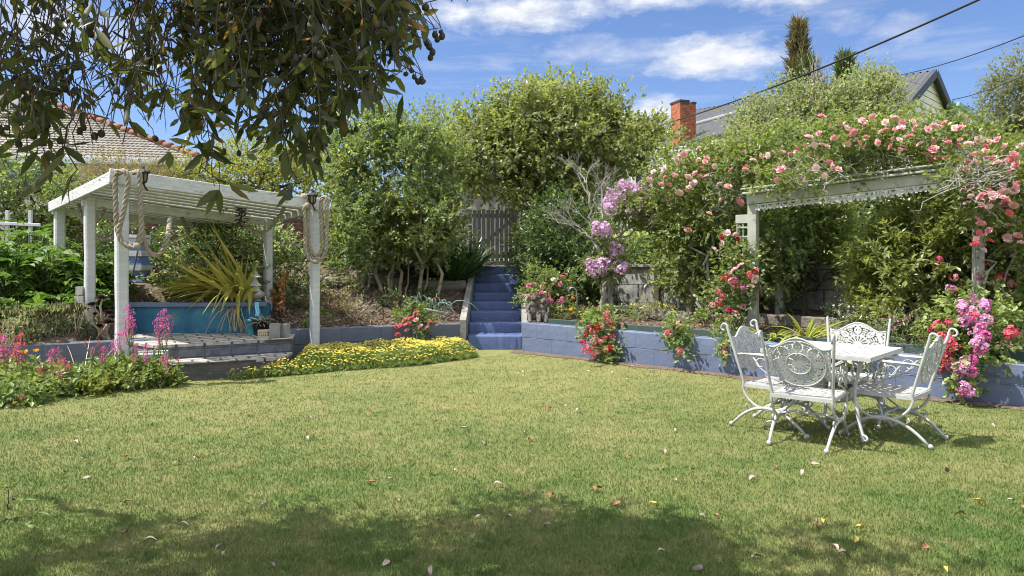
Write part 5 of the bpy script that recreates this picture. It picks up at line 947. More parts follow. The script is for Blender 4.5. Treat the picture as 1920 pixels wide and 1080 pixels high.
# -- mauve rhododendron with bare twigs
rp=gl(1140,12.3,0); rh=thing('mauve_rhododendron','mauve flowering rhododendron with bare twisted grey trunk and leafless branches','rhododendron',rp); tb=MB()
TR=[((1138,590),(1130,540),.07,.055),((1128,590),(1148,500),.05,.04),((1148,590),(1140,510),.05,.04),((1140,512),(1112,450),.045,.03),((1140,512),(1160,445),.045,.03),((1130,540),(1142,480),.045,.03),((1112,450),(1105,370),.03,.012),((1160,445),(1200,405),.028,.012),((1160,445),(1175,395),.02,.01),((1142,480),(1130,400),.03,.012),((1112,450),(1075,425),.02,.008),((1148,500),(1165,530),.02,.01),((1160,445),(1225,420),.018,.008),((1105,370),(1085,330),.012,.005)]
tips=[]
for a,c,r0,r1 in TR: pth=limb(rng,P(*a,12.3),P(*c,12.3+rng.normal()*.12),8,.04); tb.tube(pth,np.linspace(r0,r1,8),7); tips.append(pth)
tb.tube([rp-A3(0,0,.1),P(1138,588,12.3)],.085,8)
def fan(p,d,L,r,k):                     # leafless forking twigs, all one growth with the trunk
    e=p+d*L+rng.normal(size=3)*.03*L; tb.tube(limb(rng,p,e,5,.05),np.linspace(r,r*.62,5),5 if r>.006 else 3,0,False)
    if k==0: return
    for _ in range(2 if rng.random()<.55 else 3): fan(e,unit(d+rdir(rng,1)[0]*A3(.75,.6,.5)+A3(0,0,.12)),L*(.66+.25*rng.random()),r*.62,k-1)
for (i,j,d,L,r,k) in ((6,7,(-.25,.1,1),.26,.014,4),(9,7,(-.1,-.1,1),.26,.014,4),(10,7,(-1,0,.35),.2,.011,4),(10,4,(-.8,-.2,.6),.24,.010,4),(13,7,(-.6,0,.8),.18,.009,3),(6,5,(.2,.1,1),.26,.011,4),(9,5,(.25,-.2,1),.24,.011,4),(3,7,(-.7,.2,.7),.28,.012,4),(3,7,(-.15,.2,1),.3,.012,4),(4,7,(-.2,.3,1),.26,.011,4)): fan(tips[i][j],unit(A3(*d)),L,r,k)
obj('trunk',tb,M['bark_grey'],rh); b=MB()
RHE=[ell(1190,392,12.2,45,26,.35),ell(1225,412,12.2,20,16,.25),ell(1128,432,12.2,16,10,.15),ell(1122,505,12.2,22,16,.2),ell(1155,490,12.2,18,22,.2)]
crown(b,rng,RHE,120,6,8,.12,.18,.09,.03,.3,.8); obj('foliage',b,M['leaf_mid'],rh)
def rhmesh():
    b=MB(); r=rs(9); n=30; u=unit(r.normal(size=(n,3))+A3(0,-.2,.4)); c=u*(.6+.25*r.random((n,1)))
    for k in range(5):
        a=k*2*PI/5+r.random(n)*.4; s=unit(np.cross(u,A3(.3,.5,.2))); D=unit(u*.45+s*np.cos(a)[:,None]+np.cross(u,s)*np.sin(a)[:,None]); leafmesh(b,c,D,u,.42,.22)
    return b.mesh('rhododendron_truss',M['petal_mauve'])
tm=rhmesh()
for (px,py,r_) in [(1150,368,.12),(1165,360,.12),(1178,352,.1),(1195,362,.13),(1210,358,.11),(1160,382,.13),(1178,376,.14),(1195,382,.14),(1213,378,.13),(1228,372,.12),(1145,392,.1),(1186,395,.12),(1205,394,.12),(1222,412,.13),(1232,406,.11),(1215,416,.09),(1238,380,.1),(1121,430,.1),(1133,428,.11),(1128,437,.09),(1112,500,.11),(1125,498,.13),(1116,510,.1),(1132,508,.1),(1150,462,.08),(1160,470,.1),(1152,476,.08),(1158,500,.1),(1165,505,.08),(1108,508,.08),(1138,378,.08),(1140,388,.07),(1155,392,.09),(1170,398,.08),(1168,345,.08),(1186,350,.08),(1205,348,.09),(1225,360,.08),(1236,392,.07),(1242,412,.08),(1196,404,.07),(1142,438,.07),(1105,492,.07),(1140,492,.08),(1172,498,.07),(1118,422,.07)]:
    o=bpy.data.objects.new('flower_truss',tm); C.objects.link(o); o.parent=rh; o.location=[float(v) for v in P(px,py,12.0+rng.normal()*.08)-rp]; o.rotation_euler=(rng.normal()*.4,rng.normal()*.4,rng.random()*6); o.scale=(r_*1.12,)*3
# -- valerian bed in front of the dark wall
def valerian(lab,seed,p,r,h,heads,leafm='leaf_fresh'):
    rg=rs(seed); E=[(p+A3(0,0,h*.26),A3(r,r*.6,h*.34))]; root=thing('valerian',lab,'valerian',p,'flowering valerian along the lawn edge'); b=MB(); crown(b,rg,E,34,6,6,.08,.13,.07,.036,.4,.8,.3); obj('foliage',b,M[leafm],root); s=MB()
    for (px,py,m,rr) in heads:
        q=P(px,py,p[1]-.12+rg.normal()*.05); rr=rr*(1.0+.25*rg.random()); pth=limb(rg,p+A3((q[0]-p[0])*.5,rg.normal()*.05,0),q,6,.03); s.tube(pth,np.linspace(.007,.004,6),5,0,False); bloom(root,q-A3(0,0,rr*1.2),'spire',m,rr,(rg.normal()*.12,rg.normal()*.15),'flower_head')
        leafmesh(s,pth[2:5],rdir(rg,3),rdir(rg,3),.07,.025)
    obj('stems',s,M['stem_green'],root)
def fl0(px,d): return A3((px-960)/F0*d,d,.015)
mg,cr='petal_magenta','petal_crimson'
valerian('tall magenta valerian directly in front of the front pergola post',231,fl0(245,8.7),.26,.42,[(247,578,mg,.055),(245,598,mg,.055),(240,618,mg,.05),(250,605,mg,.045),(236,600,mg,.035)])
valerian('tall magenta valerian leaning beside the patio step with two high spires',232,fl0(283,8.75),.20,.36,[(307,588,mg,.055),(317,600,mg,.05),(300,615,mg,.05),(312,615,mg,.045),(296,604,mg,.04),(300,640,mg,.035)])
valerian('magenta valerian with several low heads between the two tall ones',233,fl0(268,8.6),.26,.36,[(223,632,mg,.05),(222,648,mg,.035),(213,645,mg,.035),(255,655,mg,.05),(277,653,mg,.05),(272,668,mg,.03)])
valerian('magenta valerian hanging over the lower patio step',234,fl0(309,8.6),.07,.18,[(313,672,mg,.045),(310,682,mg,.035),(335,672,cr,.02)])
valerian('purple pink valerian with one round head before the dark wall',235,fl0(105,8.35),.28,.3,[(100,662,mg,.055),(97,672,mg,.035),(113,655,mg,.025)])
valerian('crimson valerian with one leaning head in the middle of the bed',236,fl0(140,8.2),.32,.28,[(121,685,cr,.055),(115,694,cr,.045),(128,690,cr,.035)])
valerian('pink valerian with small scattered heads near the pergola post',237,fl0(195,8.45),.30,.34,[(197,657,mg,.045),(192,666,mg,.03),(173,655,mg,.025),(185,640,cr,.02),(160,640,cr,.018)])
valerian('crimson valerian with tall stacked heads near the orange poppies',238,fl0(40,8.2),.24,.38,[(40,635,cr,.055),(33,650,cr,.05),(28,660,cr,.04),(40,665,cr,.045)])
valerian('magenta valerian cut by the edge of the view',239,fl0(6,8.0),.26,.38,[(5,645,mg,.055),(14,660,cr,.05),(2,655,mg,.04),(4,628,cr,.025)])
valerian('crimson valerian lying low at the lawn corner',240,fl0(28,7.5),.22,.12,[(30,753,cr,.05),(22,757,cr,.045),(38,750,cr,.04)])
valerian('small crimson valerian behind the bright green patch',241,fl0(82,8.1),.24,.26,[(80,690,cr,.04),(76,698,cr,.03),(98,697,cr,.025),(113,703,cr,.025)])
pp=fl0(62,8.15); po=thing('orange_poppy','two orange poppies on thin grey green stems among the valerian','poppy',pp); s=MB(); b=MB(); rg=rs(245)
for (px,py) in ((46,663),(67,660)): q=P(px,py,8.15); s.tube(limb(rg,pp,q,6,.03),.004,5); bloom(po,q,'cup','petal_orange',.045,(.1,0,0),'flower')
straps(b,rg,np.repeat(pp[None],90,0)+rg.normal(size=(90,3))*A3(.1,.06,0),unit(rg.normal(size=(90,3))*A3(.5,.4,.2)+A3(0,0,1)),.32,.01,.2,4); obj('stems',s,M['stem_green'],po); obj('foliage',b,M['leaf_grey'],po)
for i,(px,d,r_,h,m,lab) in enumerate(((60,7.95,.32,.22,'leaf_fresh','leafy green clump at the lawn edge below the orange poppies'),(15,7.6,.32,.3,'leaf_mid','leafy green clump at the lawn corner nearest the edge of the view'),(150,8.1,.3,.2,'leaf_gold','bright yellow green leafy clump on the lawn edge'),(185,8.2,.3,.22,'leaf_gold','bright yellow green leafy clump nearest the patio side of its pair'),(230,8.4,.28,.24,'leaf_fresh','leafy green clump on the lawn edge in front of the pergola post'),(252,8.5,.24,.22,'leaf_fresh','leafy green clump at the lawn edge beside the mint block'),(105,8.0,.28,.15,'leaf_mid','low leafy clump between poppies and the yellow green clumps'),(25,8.4,.3,.34,'leaf_mid','tall leafy clump before the dark wall at the edge of the view'))):
    tuft('leafy_clump',lab,'plant',250+i,fl0(px,d),r_,h*.68,M[m],480,.06,.036,'leafy clumps along the lawn edge',M['stem_green'])
p=fl0(150,8.6); bladeplant('wild_oat','dry wild oat stalks standing over the valerian','grass plant',260,A3(p[0],p[1],.0),26,.75,.007,M['dry_straw'],.25,1.6,.2)
p=A3((255-960)/F0*8.9,8.9,0); bladeplant('wild_oat','arching oat stalk in front of the blue planter','grass plant',261,p,9,1.05,.008,M['leaf_gold'],.5,1.6,.05)
# -- yellow ground cover between patio and steps
YB=[(-3.60,9.02),(-2.95,9.3),(-2.33,9.75),(-1.36,10.22),(-.52,11.12),(-.80,11.98),(-3.15,10.68),(-3.02,10.1),(-2.98,9.6),(-3.28,9.32)]
rg=rs(270); b=MB(); n=9000; s=sample_poly(rg,YB,n)
def hgt(x,y): return .19+.025*np.sin(x*4.1)*np.sin(y*3.7+1)+.02*np.sin(x*9+y*7)
def edge(x,y):
    m=np.full(len(x),9.0)
    for i in range(len(YB)):
        a=A3(*YB[i]); c=A3(*YB[(i+1)%len(YB)]); d=c-a; t=np.clip(((x-a[0])*d[0]+(y-a[1])*d[1])/(d@d),0,1); m=np.minimum(m,np.hypot(x-a[0]-t*d[0],y-a[1]-t*d[1]))
    return m
ef=np.clip(edge(s[:,0],s[:,1])/.16,.25,1); z=hgt(s[:,0],s[:,1])*ef
pz=z*rg.random(n)**.5
for k in range(3): leafmesh(b,np.c_[s+rg.normal(size=(n,2))*.02,pz],unit(rg.normal(size=(n,3))+A3(0,0,.6)),rdir(rg,n),.07,.016,0)
n2=2700; s=sample_poly(rg,YB,n2); keep=(np.sin(s[:,0]*3.3+1)*np.sin(s[:,1]*4.1)+rg.random(n2)*1.6)>-.25; s=s[keep]; n2=len(s); ef=np.clip(edge(s[:,0],s[:,1])/.16,.3,1); z=hgt(s[:,0],s[:,1])*ef+.03+.05*rg.random(n2); c=np.c_[s,z]
for k in range(6): a=k*PI/3; D=np.tile(A3(math.cos(a),math.sin(a),.25),(n2,1))+rg.normal(size=(n2,3))*.2+A3(0,-.3,.0); leafmesh(b,c,D,unit(A3(0,-.5,1)+0*D),.0155,.016,1)
o=struct('yellow_daisy_cover',b,[M['leaf_fresh'],M['petal_yellow']],'stuff'); o['label']='dense carpet of small yellow daisies between the patio and the blue steps'
p=onbed(1225,598); E=[(p+A3(0,0,.1),A3(.45,.3,.12))]; rg=rs(271)
flowering('yellow_daisy_clump','small grey green cushion dotted with yellow daisies above the sunny wall','daisies',271,p,E,'leaf_grey',50,.045,.014,[(p+A3(rg.normal()*.28,rg.normal()*.12-.05,.16+.08*rg.random()),'daisy','petal_yellow',.02) for _ in range(60)],'flower')
p=A3((3-960)/F0*4.15,4.15,0); flowering('yellow_gazania','yellow flowered plant at the soil patch in the lawn corner','flower',272,p,[(p+A3(0,0,.03),A3(.12,.1,.05))],'leaf_fresh',5,.05,.016,[(P(6,988,4.15),'daisy','petal_yellow',.035),(P(22,998,4.1),'cup','petal_yellow',.02),(P(30,972,4.2),'cup','petal_yellow',.014)],'flower')
p=G(15,955); b=MB(); b.tube(limb(rg,p,P(15,915,4.3),6,.05),np.linspace(.004,.002,6),4); b.tube(limb(rg,P(14,935,4.3),P(34,928,4.3),4,.05),.002,4); leafmesh(b,np.array([P(34,928,4.3),P(15,918,4.3),P(20,938,4.3)]),rdir(rg,3),rdir(rg,3),.03,.02); solo('dry_weed','thin dry weed stalk standing in the lawn corner','weed',b,M['bark_dark'],loc=p)
# ================================================================== pergola
P1=A3(-4.79,8.9,0); P5=A3(-2.91,10.7,0); P4=A3(-3.97,11.8,.40); P2=A3(-5.85,10.05,.30); P3=A3(-6.86,11.0,.42)
zt=lambda x: np.interp(x,[-7,-4.79,-2.91],[2.32,2.575,2.37])
pg=thing('pergola','weathered white timber pergola with slatted roof standing over the brick patio','pergola',(-4.4,10.3,0))
def post(p,top,w=.118):
    b=MB(); n=9; r=rs(int(abs(p[0])*77)); g=[]
    ax=np.array([[.72,.69,0],[-.69,.72,0]]); zs=np.linspace(-.1,top-p[2],n)
    for k in range(n):
        h=w/2*(1+.02*r.normal()); c=h*.72; o=A3(p[0]+r.normal()*.002,p[1],p[2]+zs[k])
        g.append([o+ax[0]*x+ax[1]*y for x,y in ((-h,-c),(-c,-h),(c,-h),(h,-c),(h,c),(c,h),(-c,h),(-h,c),(-h,-c))])
    b.grid(np.array(g),0,False); return obj('post',b,M['white_paint'],pg)
post(P1,2.53,.132); post(P5,2.30); post(P4,2.17); post(P2,2.36,.125); post(P3,2.30,.14)
fd=unit(P5-P1); sd=unit(A3(-1.06,1.1,0)); f3=A3(fd[0],fd[1],0)
bt=lambda p,z: A3(p[0],p[1],z)
b=MB(); b.beam(bt(P1-f3*.16-sd*.075,2.515),bt(P5+f3*.16-sd*.075,2.30),.05,.17,bev=.006); obj('front_beam',b,M['white_timber'],pg)
b=MB(); b.beam(bt(P1-sd*.12-f3*.09,2.52),bt(P3+sd*.12-f3*.1,2.30),.05,.15,bev=.006); obj('side_beam',b,M['white_timber'],pg)
b=MB(); b.beam(bt(P5-sd*.12+f3*.09,2.29),bt(P4+sd*.14+f3*.09,2.16),.05,.13,bev=.006); obj('side_beam',b,M['white_timber'],pg)
b=MB(); b.beam(bt(P2-f3*.1,2.30),bt(P4+f3*.12,2.11),.06,.12,bev=.006); obj('rear_beam',b,M['white_timber'],pg)
b=MB(); e3=P3+(P5-P1)*.95; b.beam(bt(P3-f3*.1,2.24),bt(e3,2.08),.06,.11,bev=.006); obj('rear_beam',b,M['white_timber'],pg)
LL=np.linalg.norm((P3-P1)[:2])
for i in range(14):
    f=(i+.6)/14; q0=P1+(P3-P1)*f; L5=np.linalg.norm((P4-P5)[:2]); s=f*LL; fr=1.0 if s<L5 else .95
    z0=2.575-.235*f+.01; z1=2.37-.17*min(1.5,s/L5)+.0
    a=bt(q0-f3*.12,z0-.02); c=bt(q0+(P5-P1)*fr+f3*.1,z1-.03); b=MB(); b.beam(a,c,.196,.024,bev=.004); obj('roof_slat',b,M['white_timber'],pg)
# carriage lanterns on the front beam
def lantern(lab,p):
    root=thing('carriage_lantern',lab,'lantern',p,'black lanterns on the pergola beam'); 
    b=MB(); b.lathe([(.001,.155),(.014,.15),(.016,.125),(.078,.095),(.086,.08),(.075,.072),(.001,.072)],np.asarray(p),6,0,False); obj('cap',b,M['black_metal'],root)
    b=MB(); b.lathe([(.036,-.03),(.05,.07)],p,6,0,False); obj('glass',b,M['glass_amber'],root)
    b=MB()
    for k in range(6): a=k*PI/3; u=A3(math.cos(a),math.sin(a),0); b.tube(np.stack([p+u*.037+A3(0,0,-.03),p+u*.054+A3(0,0,.072)]),.009,4)
    b.lathe([(.001,-.055),(.022,-.05),(.042,-.03),(.036,-.022),(.001,-.022)],p,8); b.tube(np.stack([p+A3(0,0,-.05),p+A3(.02,.0,-.10),p+A3(.03,.04,-.13)]),.012,6); obj('frame',b,M['black_metal'],root)
lantern('black carriage lantern on the near corner of the pergola beam above the hanging rope',P(269,336,8.72)); lantern('black carriage lantern on the far end of the pergola beam beside the rope hank',P(586,377,10.42))
# ropes: three twisted strands
def rope(name,lab,runs,r=.031,fray=()):
    b=MB()
    for pts in runs:
        pts=np.asarray(pts,float); t=np.linspace(0,len(pts)-1,max(30,len(pts)*12)); i=np.minimum(t.astype(int),len(pts)-2); f=(t-i)[:,None]
        p0=pts[np.maximum(i-1,0)]; p1=pts[i]; p2=pts[i+1]; p3=pts[np.minimum(i+2,len(pts)-1)]
        c=.5*((2*p1)+(-p0+p2)*f+(2*p0-5*p1+4*p2-p3)*f**2+(-p0+3*p1-3*p2+p3)*f**3)
        s=np.concatenate([[0],np.cumsum(np.linalg.norm(np.diff(c,axis=0),axis=1))]); m=max(40,int(s[-1]/.022)); u=np.linspace(0,s[-1],m); c=np.stack([np.interp(u,s,c[:,k]) for k in range(3)],1)
        T=unit(np.gradient(c,axis=0)); A=unit(np.cross(T,A3(.31,.9,.2))); B_=np.cross(T,A)
        for k in range(3):
            a=u/.034+k*2*PI/3; b.tube(c+(A*np.cos(a)[:,None]+B_*np.sin(a)[:,None])*r*.5,r*.56,5)
    for p in fray:
        for _ in range(40): e=p+rdir(rng,1)[0]*.05; b.tube(np.stack([p,e]),[.006,.003],3,0,False)
        b.ball(p,.05)
    return solo(name,lab,'rope',b,M['rope'],'thick ropes hung on the pergola')
R=lambda l,d: [P(x,y,d+(l_[0] if l_ else 0)) for x,y,*l_ in l]
rope('hanging_rope','thick rope knotted below the near corner of the pergola and draped over its beam',[R([(238,325,.12),(226,320),(217,330),(217,370),(219,420),(226,448),(238,460),(250,465),(258,462)],8.62),R([(222,326,.1),(233,320),(240,334),(238,360),(231,400),(223,432),(228,452),(244,462),(256,464)],8.56),R([(250,324,.1),(259,322),(262,334),(263,380),(265,430),(262,452),(257,463)],8.6),R([(257,460),(266,430),(270,450),(278,470),(292,478),(306,468),(315,440),(319,408,.6)],8.7)],fray=[P(257,462,8.58)])
rope('hanging_rope','rope hank looped over the far front post of the pergola in long double loops',[R([(566,368,.15),(573,366),(577,380),(576,440),(577,465),(586,483),(598,488),(608,478),(612,455),(613,400),(612,372),(605,371),(602,385),(604,440),(605,462),(597,478),(586,474),(579,455),(577,400)],10.45),R([(570,385),(573,440),(573,470),(583,488),(597,492)],10.4)],fray=[P(576,386,10.42)])
rope('hanging_rope','rope swag tied between the roof slats with a dark dried branch near the middle post',[R([(533,390,-.1),(525,403),(513,420),(500,431),(487,436),(475,434),(462,425),(452,416)],11.0)],.028,)
rope('hanging_rope','short rope loop hanging under the pergola side beam between its far posts',[R([(148,382),(150,398),(156,415),(168,423),(179,417),(190,404),(198,386),(200,371)],10.4)],.028)
rope('hanging_rope','low rope swag sagging behind the two near pergola posts',[R([(172,428),(178,442),(195,450),(210,446),(220,432)],10.4)],.028)
rope('hanging_rope','rope end hanging from the rear pergola beam above the flax',[R([(342,408),(348,425),(353,440),(358,452)],11.6)],.028)
# dried branch garland
b=MB(); rg=rs(300); c=[P(x,y,11.0) for x,y in ((418,374),(432,378),(445,388),(453,400),(452,420),(450,428))]
b.tube(np.array([P(453,378,11.0),P(454,400,11.0),P(450,425,11.0)]),.012,5); b.tube(np.array(c[:4]),.012,5)
for k in range(110):
    y=rg.uniform(376,426); q=P(453+rg.normal()*2,y,11.0) if k<75 else P(418+rg.random()*34,374+rg.random()*12+rg.random()*6,11.0); leafmesh(b,q[None],unit(rg.normal(size=(1,3))*A3(1,.6,.35)),rdir(rg,1),.12,.022,0,'oval',.1)
solo('dried_branch','dark dried leafy branch hanging from the pergola roof beside the rope swag','branch',b,M['bark_dark'])

# ================================================================== ornaments on and behind the patio
pl=A3(P(478,566,11.15)[0],11.15,.862); po=thing('pagoda_ornament','pale two tier glass pagoda ornament with a round pinkish bowl on the planter ledge','ornament',pl)
M['glassy_pale']=mat('glassy_pale',(.55,.57,.52),.18,(.42,.46,.42),12,None,None,.7); M['glassy_pink']=mat('glassy_pink',(.50,.42,.43),.2,(.38,.32,.34),14,None,(25,.3,.005),.7)
def lath(name,prof,m,n=24): b=MB(); b.lathe(prof,pl,n); return obj(name,b,M[m],po)
lath('foot',[(.001,0),(.10,0),(.10,.02),(.07,.03),(.08,.045)],'concrete'); lath('bowl',[(.07,.04),(.12,.06),(.138,.10),(.13,.135),(.09,.165),(.06,.17)],'glassy_pink')
lath('neck',[(.085,.165),(.07,.20),(.05,.235),(.04,.24)],'glassy_pale'); lath('roof_tier',[(.112,.235),(.108,.245),(.06,.285),(.038,.325),(.03,.33),(.001,.33)],'glassy_pale',8); lath('pillar',[(.03,.325),(.03,.375)],'glassy_pale'); lath('roof_tier',[(.108,.37),(.105,.38),(.055,.405),(.04,.43),(.001,.43)],'glassy_pale',8); lath('finial',[(.045,.43),(.045,.44),(.02,.445),(.025,.47),(.006,.485),(.001,.486)],'glassy_pale')
# pots and blocks
p=A3(P(489,628,10.55)[0],10.55,.4); dp=thing('plant_pot','square black pot with a dried out straw plant beside the blue planter','pot',p); b=MB(); b.lathe([(.10,0),(.13,.2),(.14,.2),(.14,.235),(.12,.235),(.118,.21),(.001,.21)],p,4); obj('pot',b,M['black_metal'],dp); b=MB(); straps(b,rg,np.repeat((p+A3(0,0,.2))[None],130,0)+rg.normal(size=(130,3))*A3(.05,.05,.01),unit(rg.normal(size=(130,3))*A3(1,.8,.25)+A3(0,0,.3)),.22,.009,.35,5); obj('dried_plant',b,M['dry_straw'],dp)
p2=A3(P(473,625,10.62)[0],10.62,.4); b=MB(); b.lathe([(.06,0),(.085,.2),(.092,.2),(.092,.23),(.08,.23),(.078,.205),(.001,.205)],p2,16); M['turq']=mat('turquoise_glaze',(.05,.30,.38),.3,(.08,.38,.42),6); solo('plant_pot','small turquoise pot squeezed between the blue planter and black pot','pot',b,M['turq'])
p3=P(482,578,10.66); b=MB(); g=[[(p3[0]-.03+.02*j+.006*math.sin(i*1.7),10.66+.012*math.sin(j*2+i),p3[2]-.11+.05*i) for j in range(4)] for i in range(5)]; b.grid(np.array(g)); b.beam(p3+A3(0,.02,-.16),p3+A3(0,.02,.10),.012,.012); M['tag_blue']=mat('tag_blue',(.20,.52,.72),.4); solo('plant_marker','light blue plastic marker sticking up from the dried pot plant','marker',b,M['tag_blue'])
def rot2(a): return np.array([[math.cos(a),math.sin(a),0],[-math.sin(a),math.cos(a),0],[0,0,1]])
bk=P(496,615,10.25); bk[2]=.40+.056; b=MB(); ax=rot2(.15)
m_=np.ones((19,9),bool)
for i in (2,5,8,11,14,16): 
    for j in (2,5): m_[i:i+1,j:j+2]=False
b.fret(m_,lambda u,v,w: bk+np.outer(u,ax[0])+np.outer(v,A3(0,0,1))+np.outer(np.full(len(u),1.0)*w,ax[1]),np.linspace(-.085,.085,20),np.linspace(-.055,.055,10),.09); solo('vent_brick','pale vented brick with rows of slots standing before the black pot','brick',b,mat('vent_brick',(.52,.44,.31),.85,(.42,.36,.26),12))
for lab,px,w_,a,h_ in (('grey concrete block leaning beside the vented brick, the wider of two',516,.145,.1,.205),('grey concrete block at the patio corner, the narrower of two',535,.105,-.5,.195)):
    c=P(px,620,10.22 if px<520 else 10.28); b=MB(); b.box((c[0],c[1],.40+h_/2),(w_,.1,h_),rot2(a),0,.006); solo('concrete_block',lab,'block',b,M['concrete'],'concrete blocks on the patio')
p=A3(P(512,600,11.3)[0]+.1,11.5,.62); b=MB(); rg=rs(305); b.tube(limb(rg,p,P(533,512,11.5),7,.05),.012,5); b.tube(limb(rg,p,P(508,545,11.5),6,.05),.01,5)
for k in range(130): f=rg.random(); q=(P(533,512,11.5) if k%3 else P(510,545,11.5))*(f)+P(524,575,11.5)*(1-f); leafmesh(b,q[None]+rg.normal(size=(1,3))*.03,rdir(rg,1),rdir(rg,1),.07,.05,0,'oval')
M['rust_leaf']=leafmat('rust_leaf',[(.34,.17,.07),(.45,.25,.12),(.25,.12,.05)],.2); solo('dead_fern','withered orange brown dead plant beside the middle pergola post','dead plant',b,M['rust_leaf'],loc=p)
# striped tower
tw_=A3(P(256,560,12.3)[0],12.3,.72); tower=thing('striped_tower','tapered blue and white striped wooden tower ornament behind the front pergola post','ornament',tw_)
M['tower_blue']=mat('tower_blue',(.12,.19,.52),.6,(.20,.27,.56),6,None,None,.4,col3=(.45,.5,.6),scale3=9,lo3=.62,hi3=.72); hw=lambda z: .20-.055*z
def band(z0,z1,e): 
    b=MB(); a,c=hw(z0)+e,hw(z1)+e; V=[tw_+A3(x*s,y*s,z) for z,s in ((z0,a),(z1,c)) for x,y in ((-1,-1),(1,-1),(1,1),(-1,1))]; b.add(V,[[0,1,2,3][::-1],[4,5,6,7],[0,1,5,4],[1,2,6,5],[2,3,7,6],[3,0,4,7]]); return b
obj('body',band(-.1,1.15,0),M['tower_blue'],tower)
for z in (.34,.60,.84,1.05): obj('white_band',band(z,z+.085,.018),M['white_timber'],tower)
b=band(1.15,1.2,.03); obj('top_cap',b,M['white_timber'],tower)
b=MB(); b.beam(tw_+A3(-.05,-.24,0),tw_+A3(.16,-.2,1.1),.035,.02); obj('strut',b,M['grey_wood'],tower)
wb=A3(P(290,545,12.5)[0],12.5,.95); b=MB()
for k in range(9): b.tube(limb(rg,wb+A3(-.17,-.02,-.13+.03*k),wb+A3(.17,-.02,-.13+.03*k),6,.02),.016,5)
b.box(wb+A3(0,.06,-.05),(.34,.12,.34)); b.tube(np.stack([wb+A3(.16,-.05,-.4),wb+A3(.16,-.05,.18)]),.018,6); b.tube(np.stack([wb+A3(-.16,-.05,-.4),wb+A3(-.16,-.05,.16)]),.018,6); wt=thing('wattle_planter','dark woven wattle planter with red geraniums beside the striped tower','planter',wb+A3(0,0,-.4)); obj('box',b,M['bark_dark'],wt); s=MB()
for (x,y) in ((277,516),(297,512),(299,518),(279,519)): q=P(x,y,12.35); bloom(wt,q,'ball','petal_red',.05,name='flower_head'); s.tube(np.stack([wb+A3(0,0,.1),q]),.006,5)
obj('stems',s,M['stem_green'],wt)
# white trellis at the far left and other garden bits
def onb(px,d): x=(px-960)/F0*d; return A3(x,d,gz(x,d))
t0=P(38,422,12.3); tr=thing('garden_trellis','small white post and rail trellis half hidden in the climber hedge','trellis',onb(38,12.3))
for px in (14,57): b=MB(); q=P(px,395,12.3); b.beam((q[0],12.3,gz(q[0],12.3)-.1),(q[0],12.3,q[2]),.05,.05,(0,1,0)); obj('post',b,M['white_paint'],tr)
b=MB(); b.beam(P(-60,416,12.26),P(76,422,12.26),.03,.05); obj('rail',b,M['white_paint'],tr)
b=MB(); q=P(150,545,10.0); b.box(q,(.09,.06,.11)); b.box(q+A3(0,0,-.12),(.12,.07,.1)); solo('timber_offcut','small pale timber offcuts beside the middle pergola post','offcut',b,M['pale_wood'])
p=onbed(1082,600); hk=MB(); hp=[p-A3(0,0,.05)]+[P(x,y,p[1]) for x,y in ((1082,560),(1081,546),(1077,540),(1072,539),(1067,543),(1066,549))]; hk.tube(np.array(hp),.009,6); hk.tube(np.array([P(1062,554,p[1]),P(1072,553,p[1]),P(1082,555,p[1])]),.006,5); M['galv']=mat('galvanised',(.35,.36,.36),.4,metal=.6); solo('shepherd_hook','thin galvanised shepherd hook standing in the rose bed','garden hook',hk,M['galv'])
p=onbed(820,592); b=MB(); b.tube(np.array([P(x,y,p[1]-.1) for x,y in ((788,581),(800,580),(815,583),(832,587))]),.02,7)
for k in range(16):
    a=P(790+rng.random()*60,570+rng.random()*15,p[1]); c=a+rng.normal(size=3)*A3(.2,.1,.07); m_=(a+c)/2+A3(0,0,.1+.1*rng.random()); b.tube(np.stack([a,(a+m_)/2+A3(0,0,.04),m_,(m_+c)/2+A3(0,0,.03),c]),.006,5)
b.tube(np.array([P(x,y,p[1]) for x,y in ((832,575),(845,578),(853,586),(856,597))]),.006,5); b.tube(np.array([P(x,y,p[1]) for x,y in ((815,590),(832,592),(840,585))]),.014,6)
solo('wire_plant_frame','tangled pale green wire frame lying on the soil beside the blue steps','plant frame',b,mat('pale_green_wire',(.22,.34,.28),.45))
for lab,px,py,d,h_ in (('thin white stake standing in shade before the brick wall',671,525,13.6,.5),('slim silver rod leaning by the red geranium at the right arbor post',1840,560,8.6,1.3)):
    q=P(px,py,d); b=MB(); b.tube(np.stack([A3(q[0],d,gz(q[0],d)-.05),A3(q[0],d,gz(q[0],d)+h_)]),.014,6); solo('garden_stake',lab,'stake',b,M['galv'])
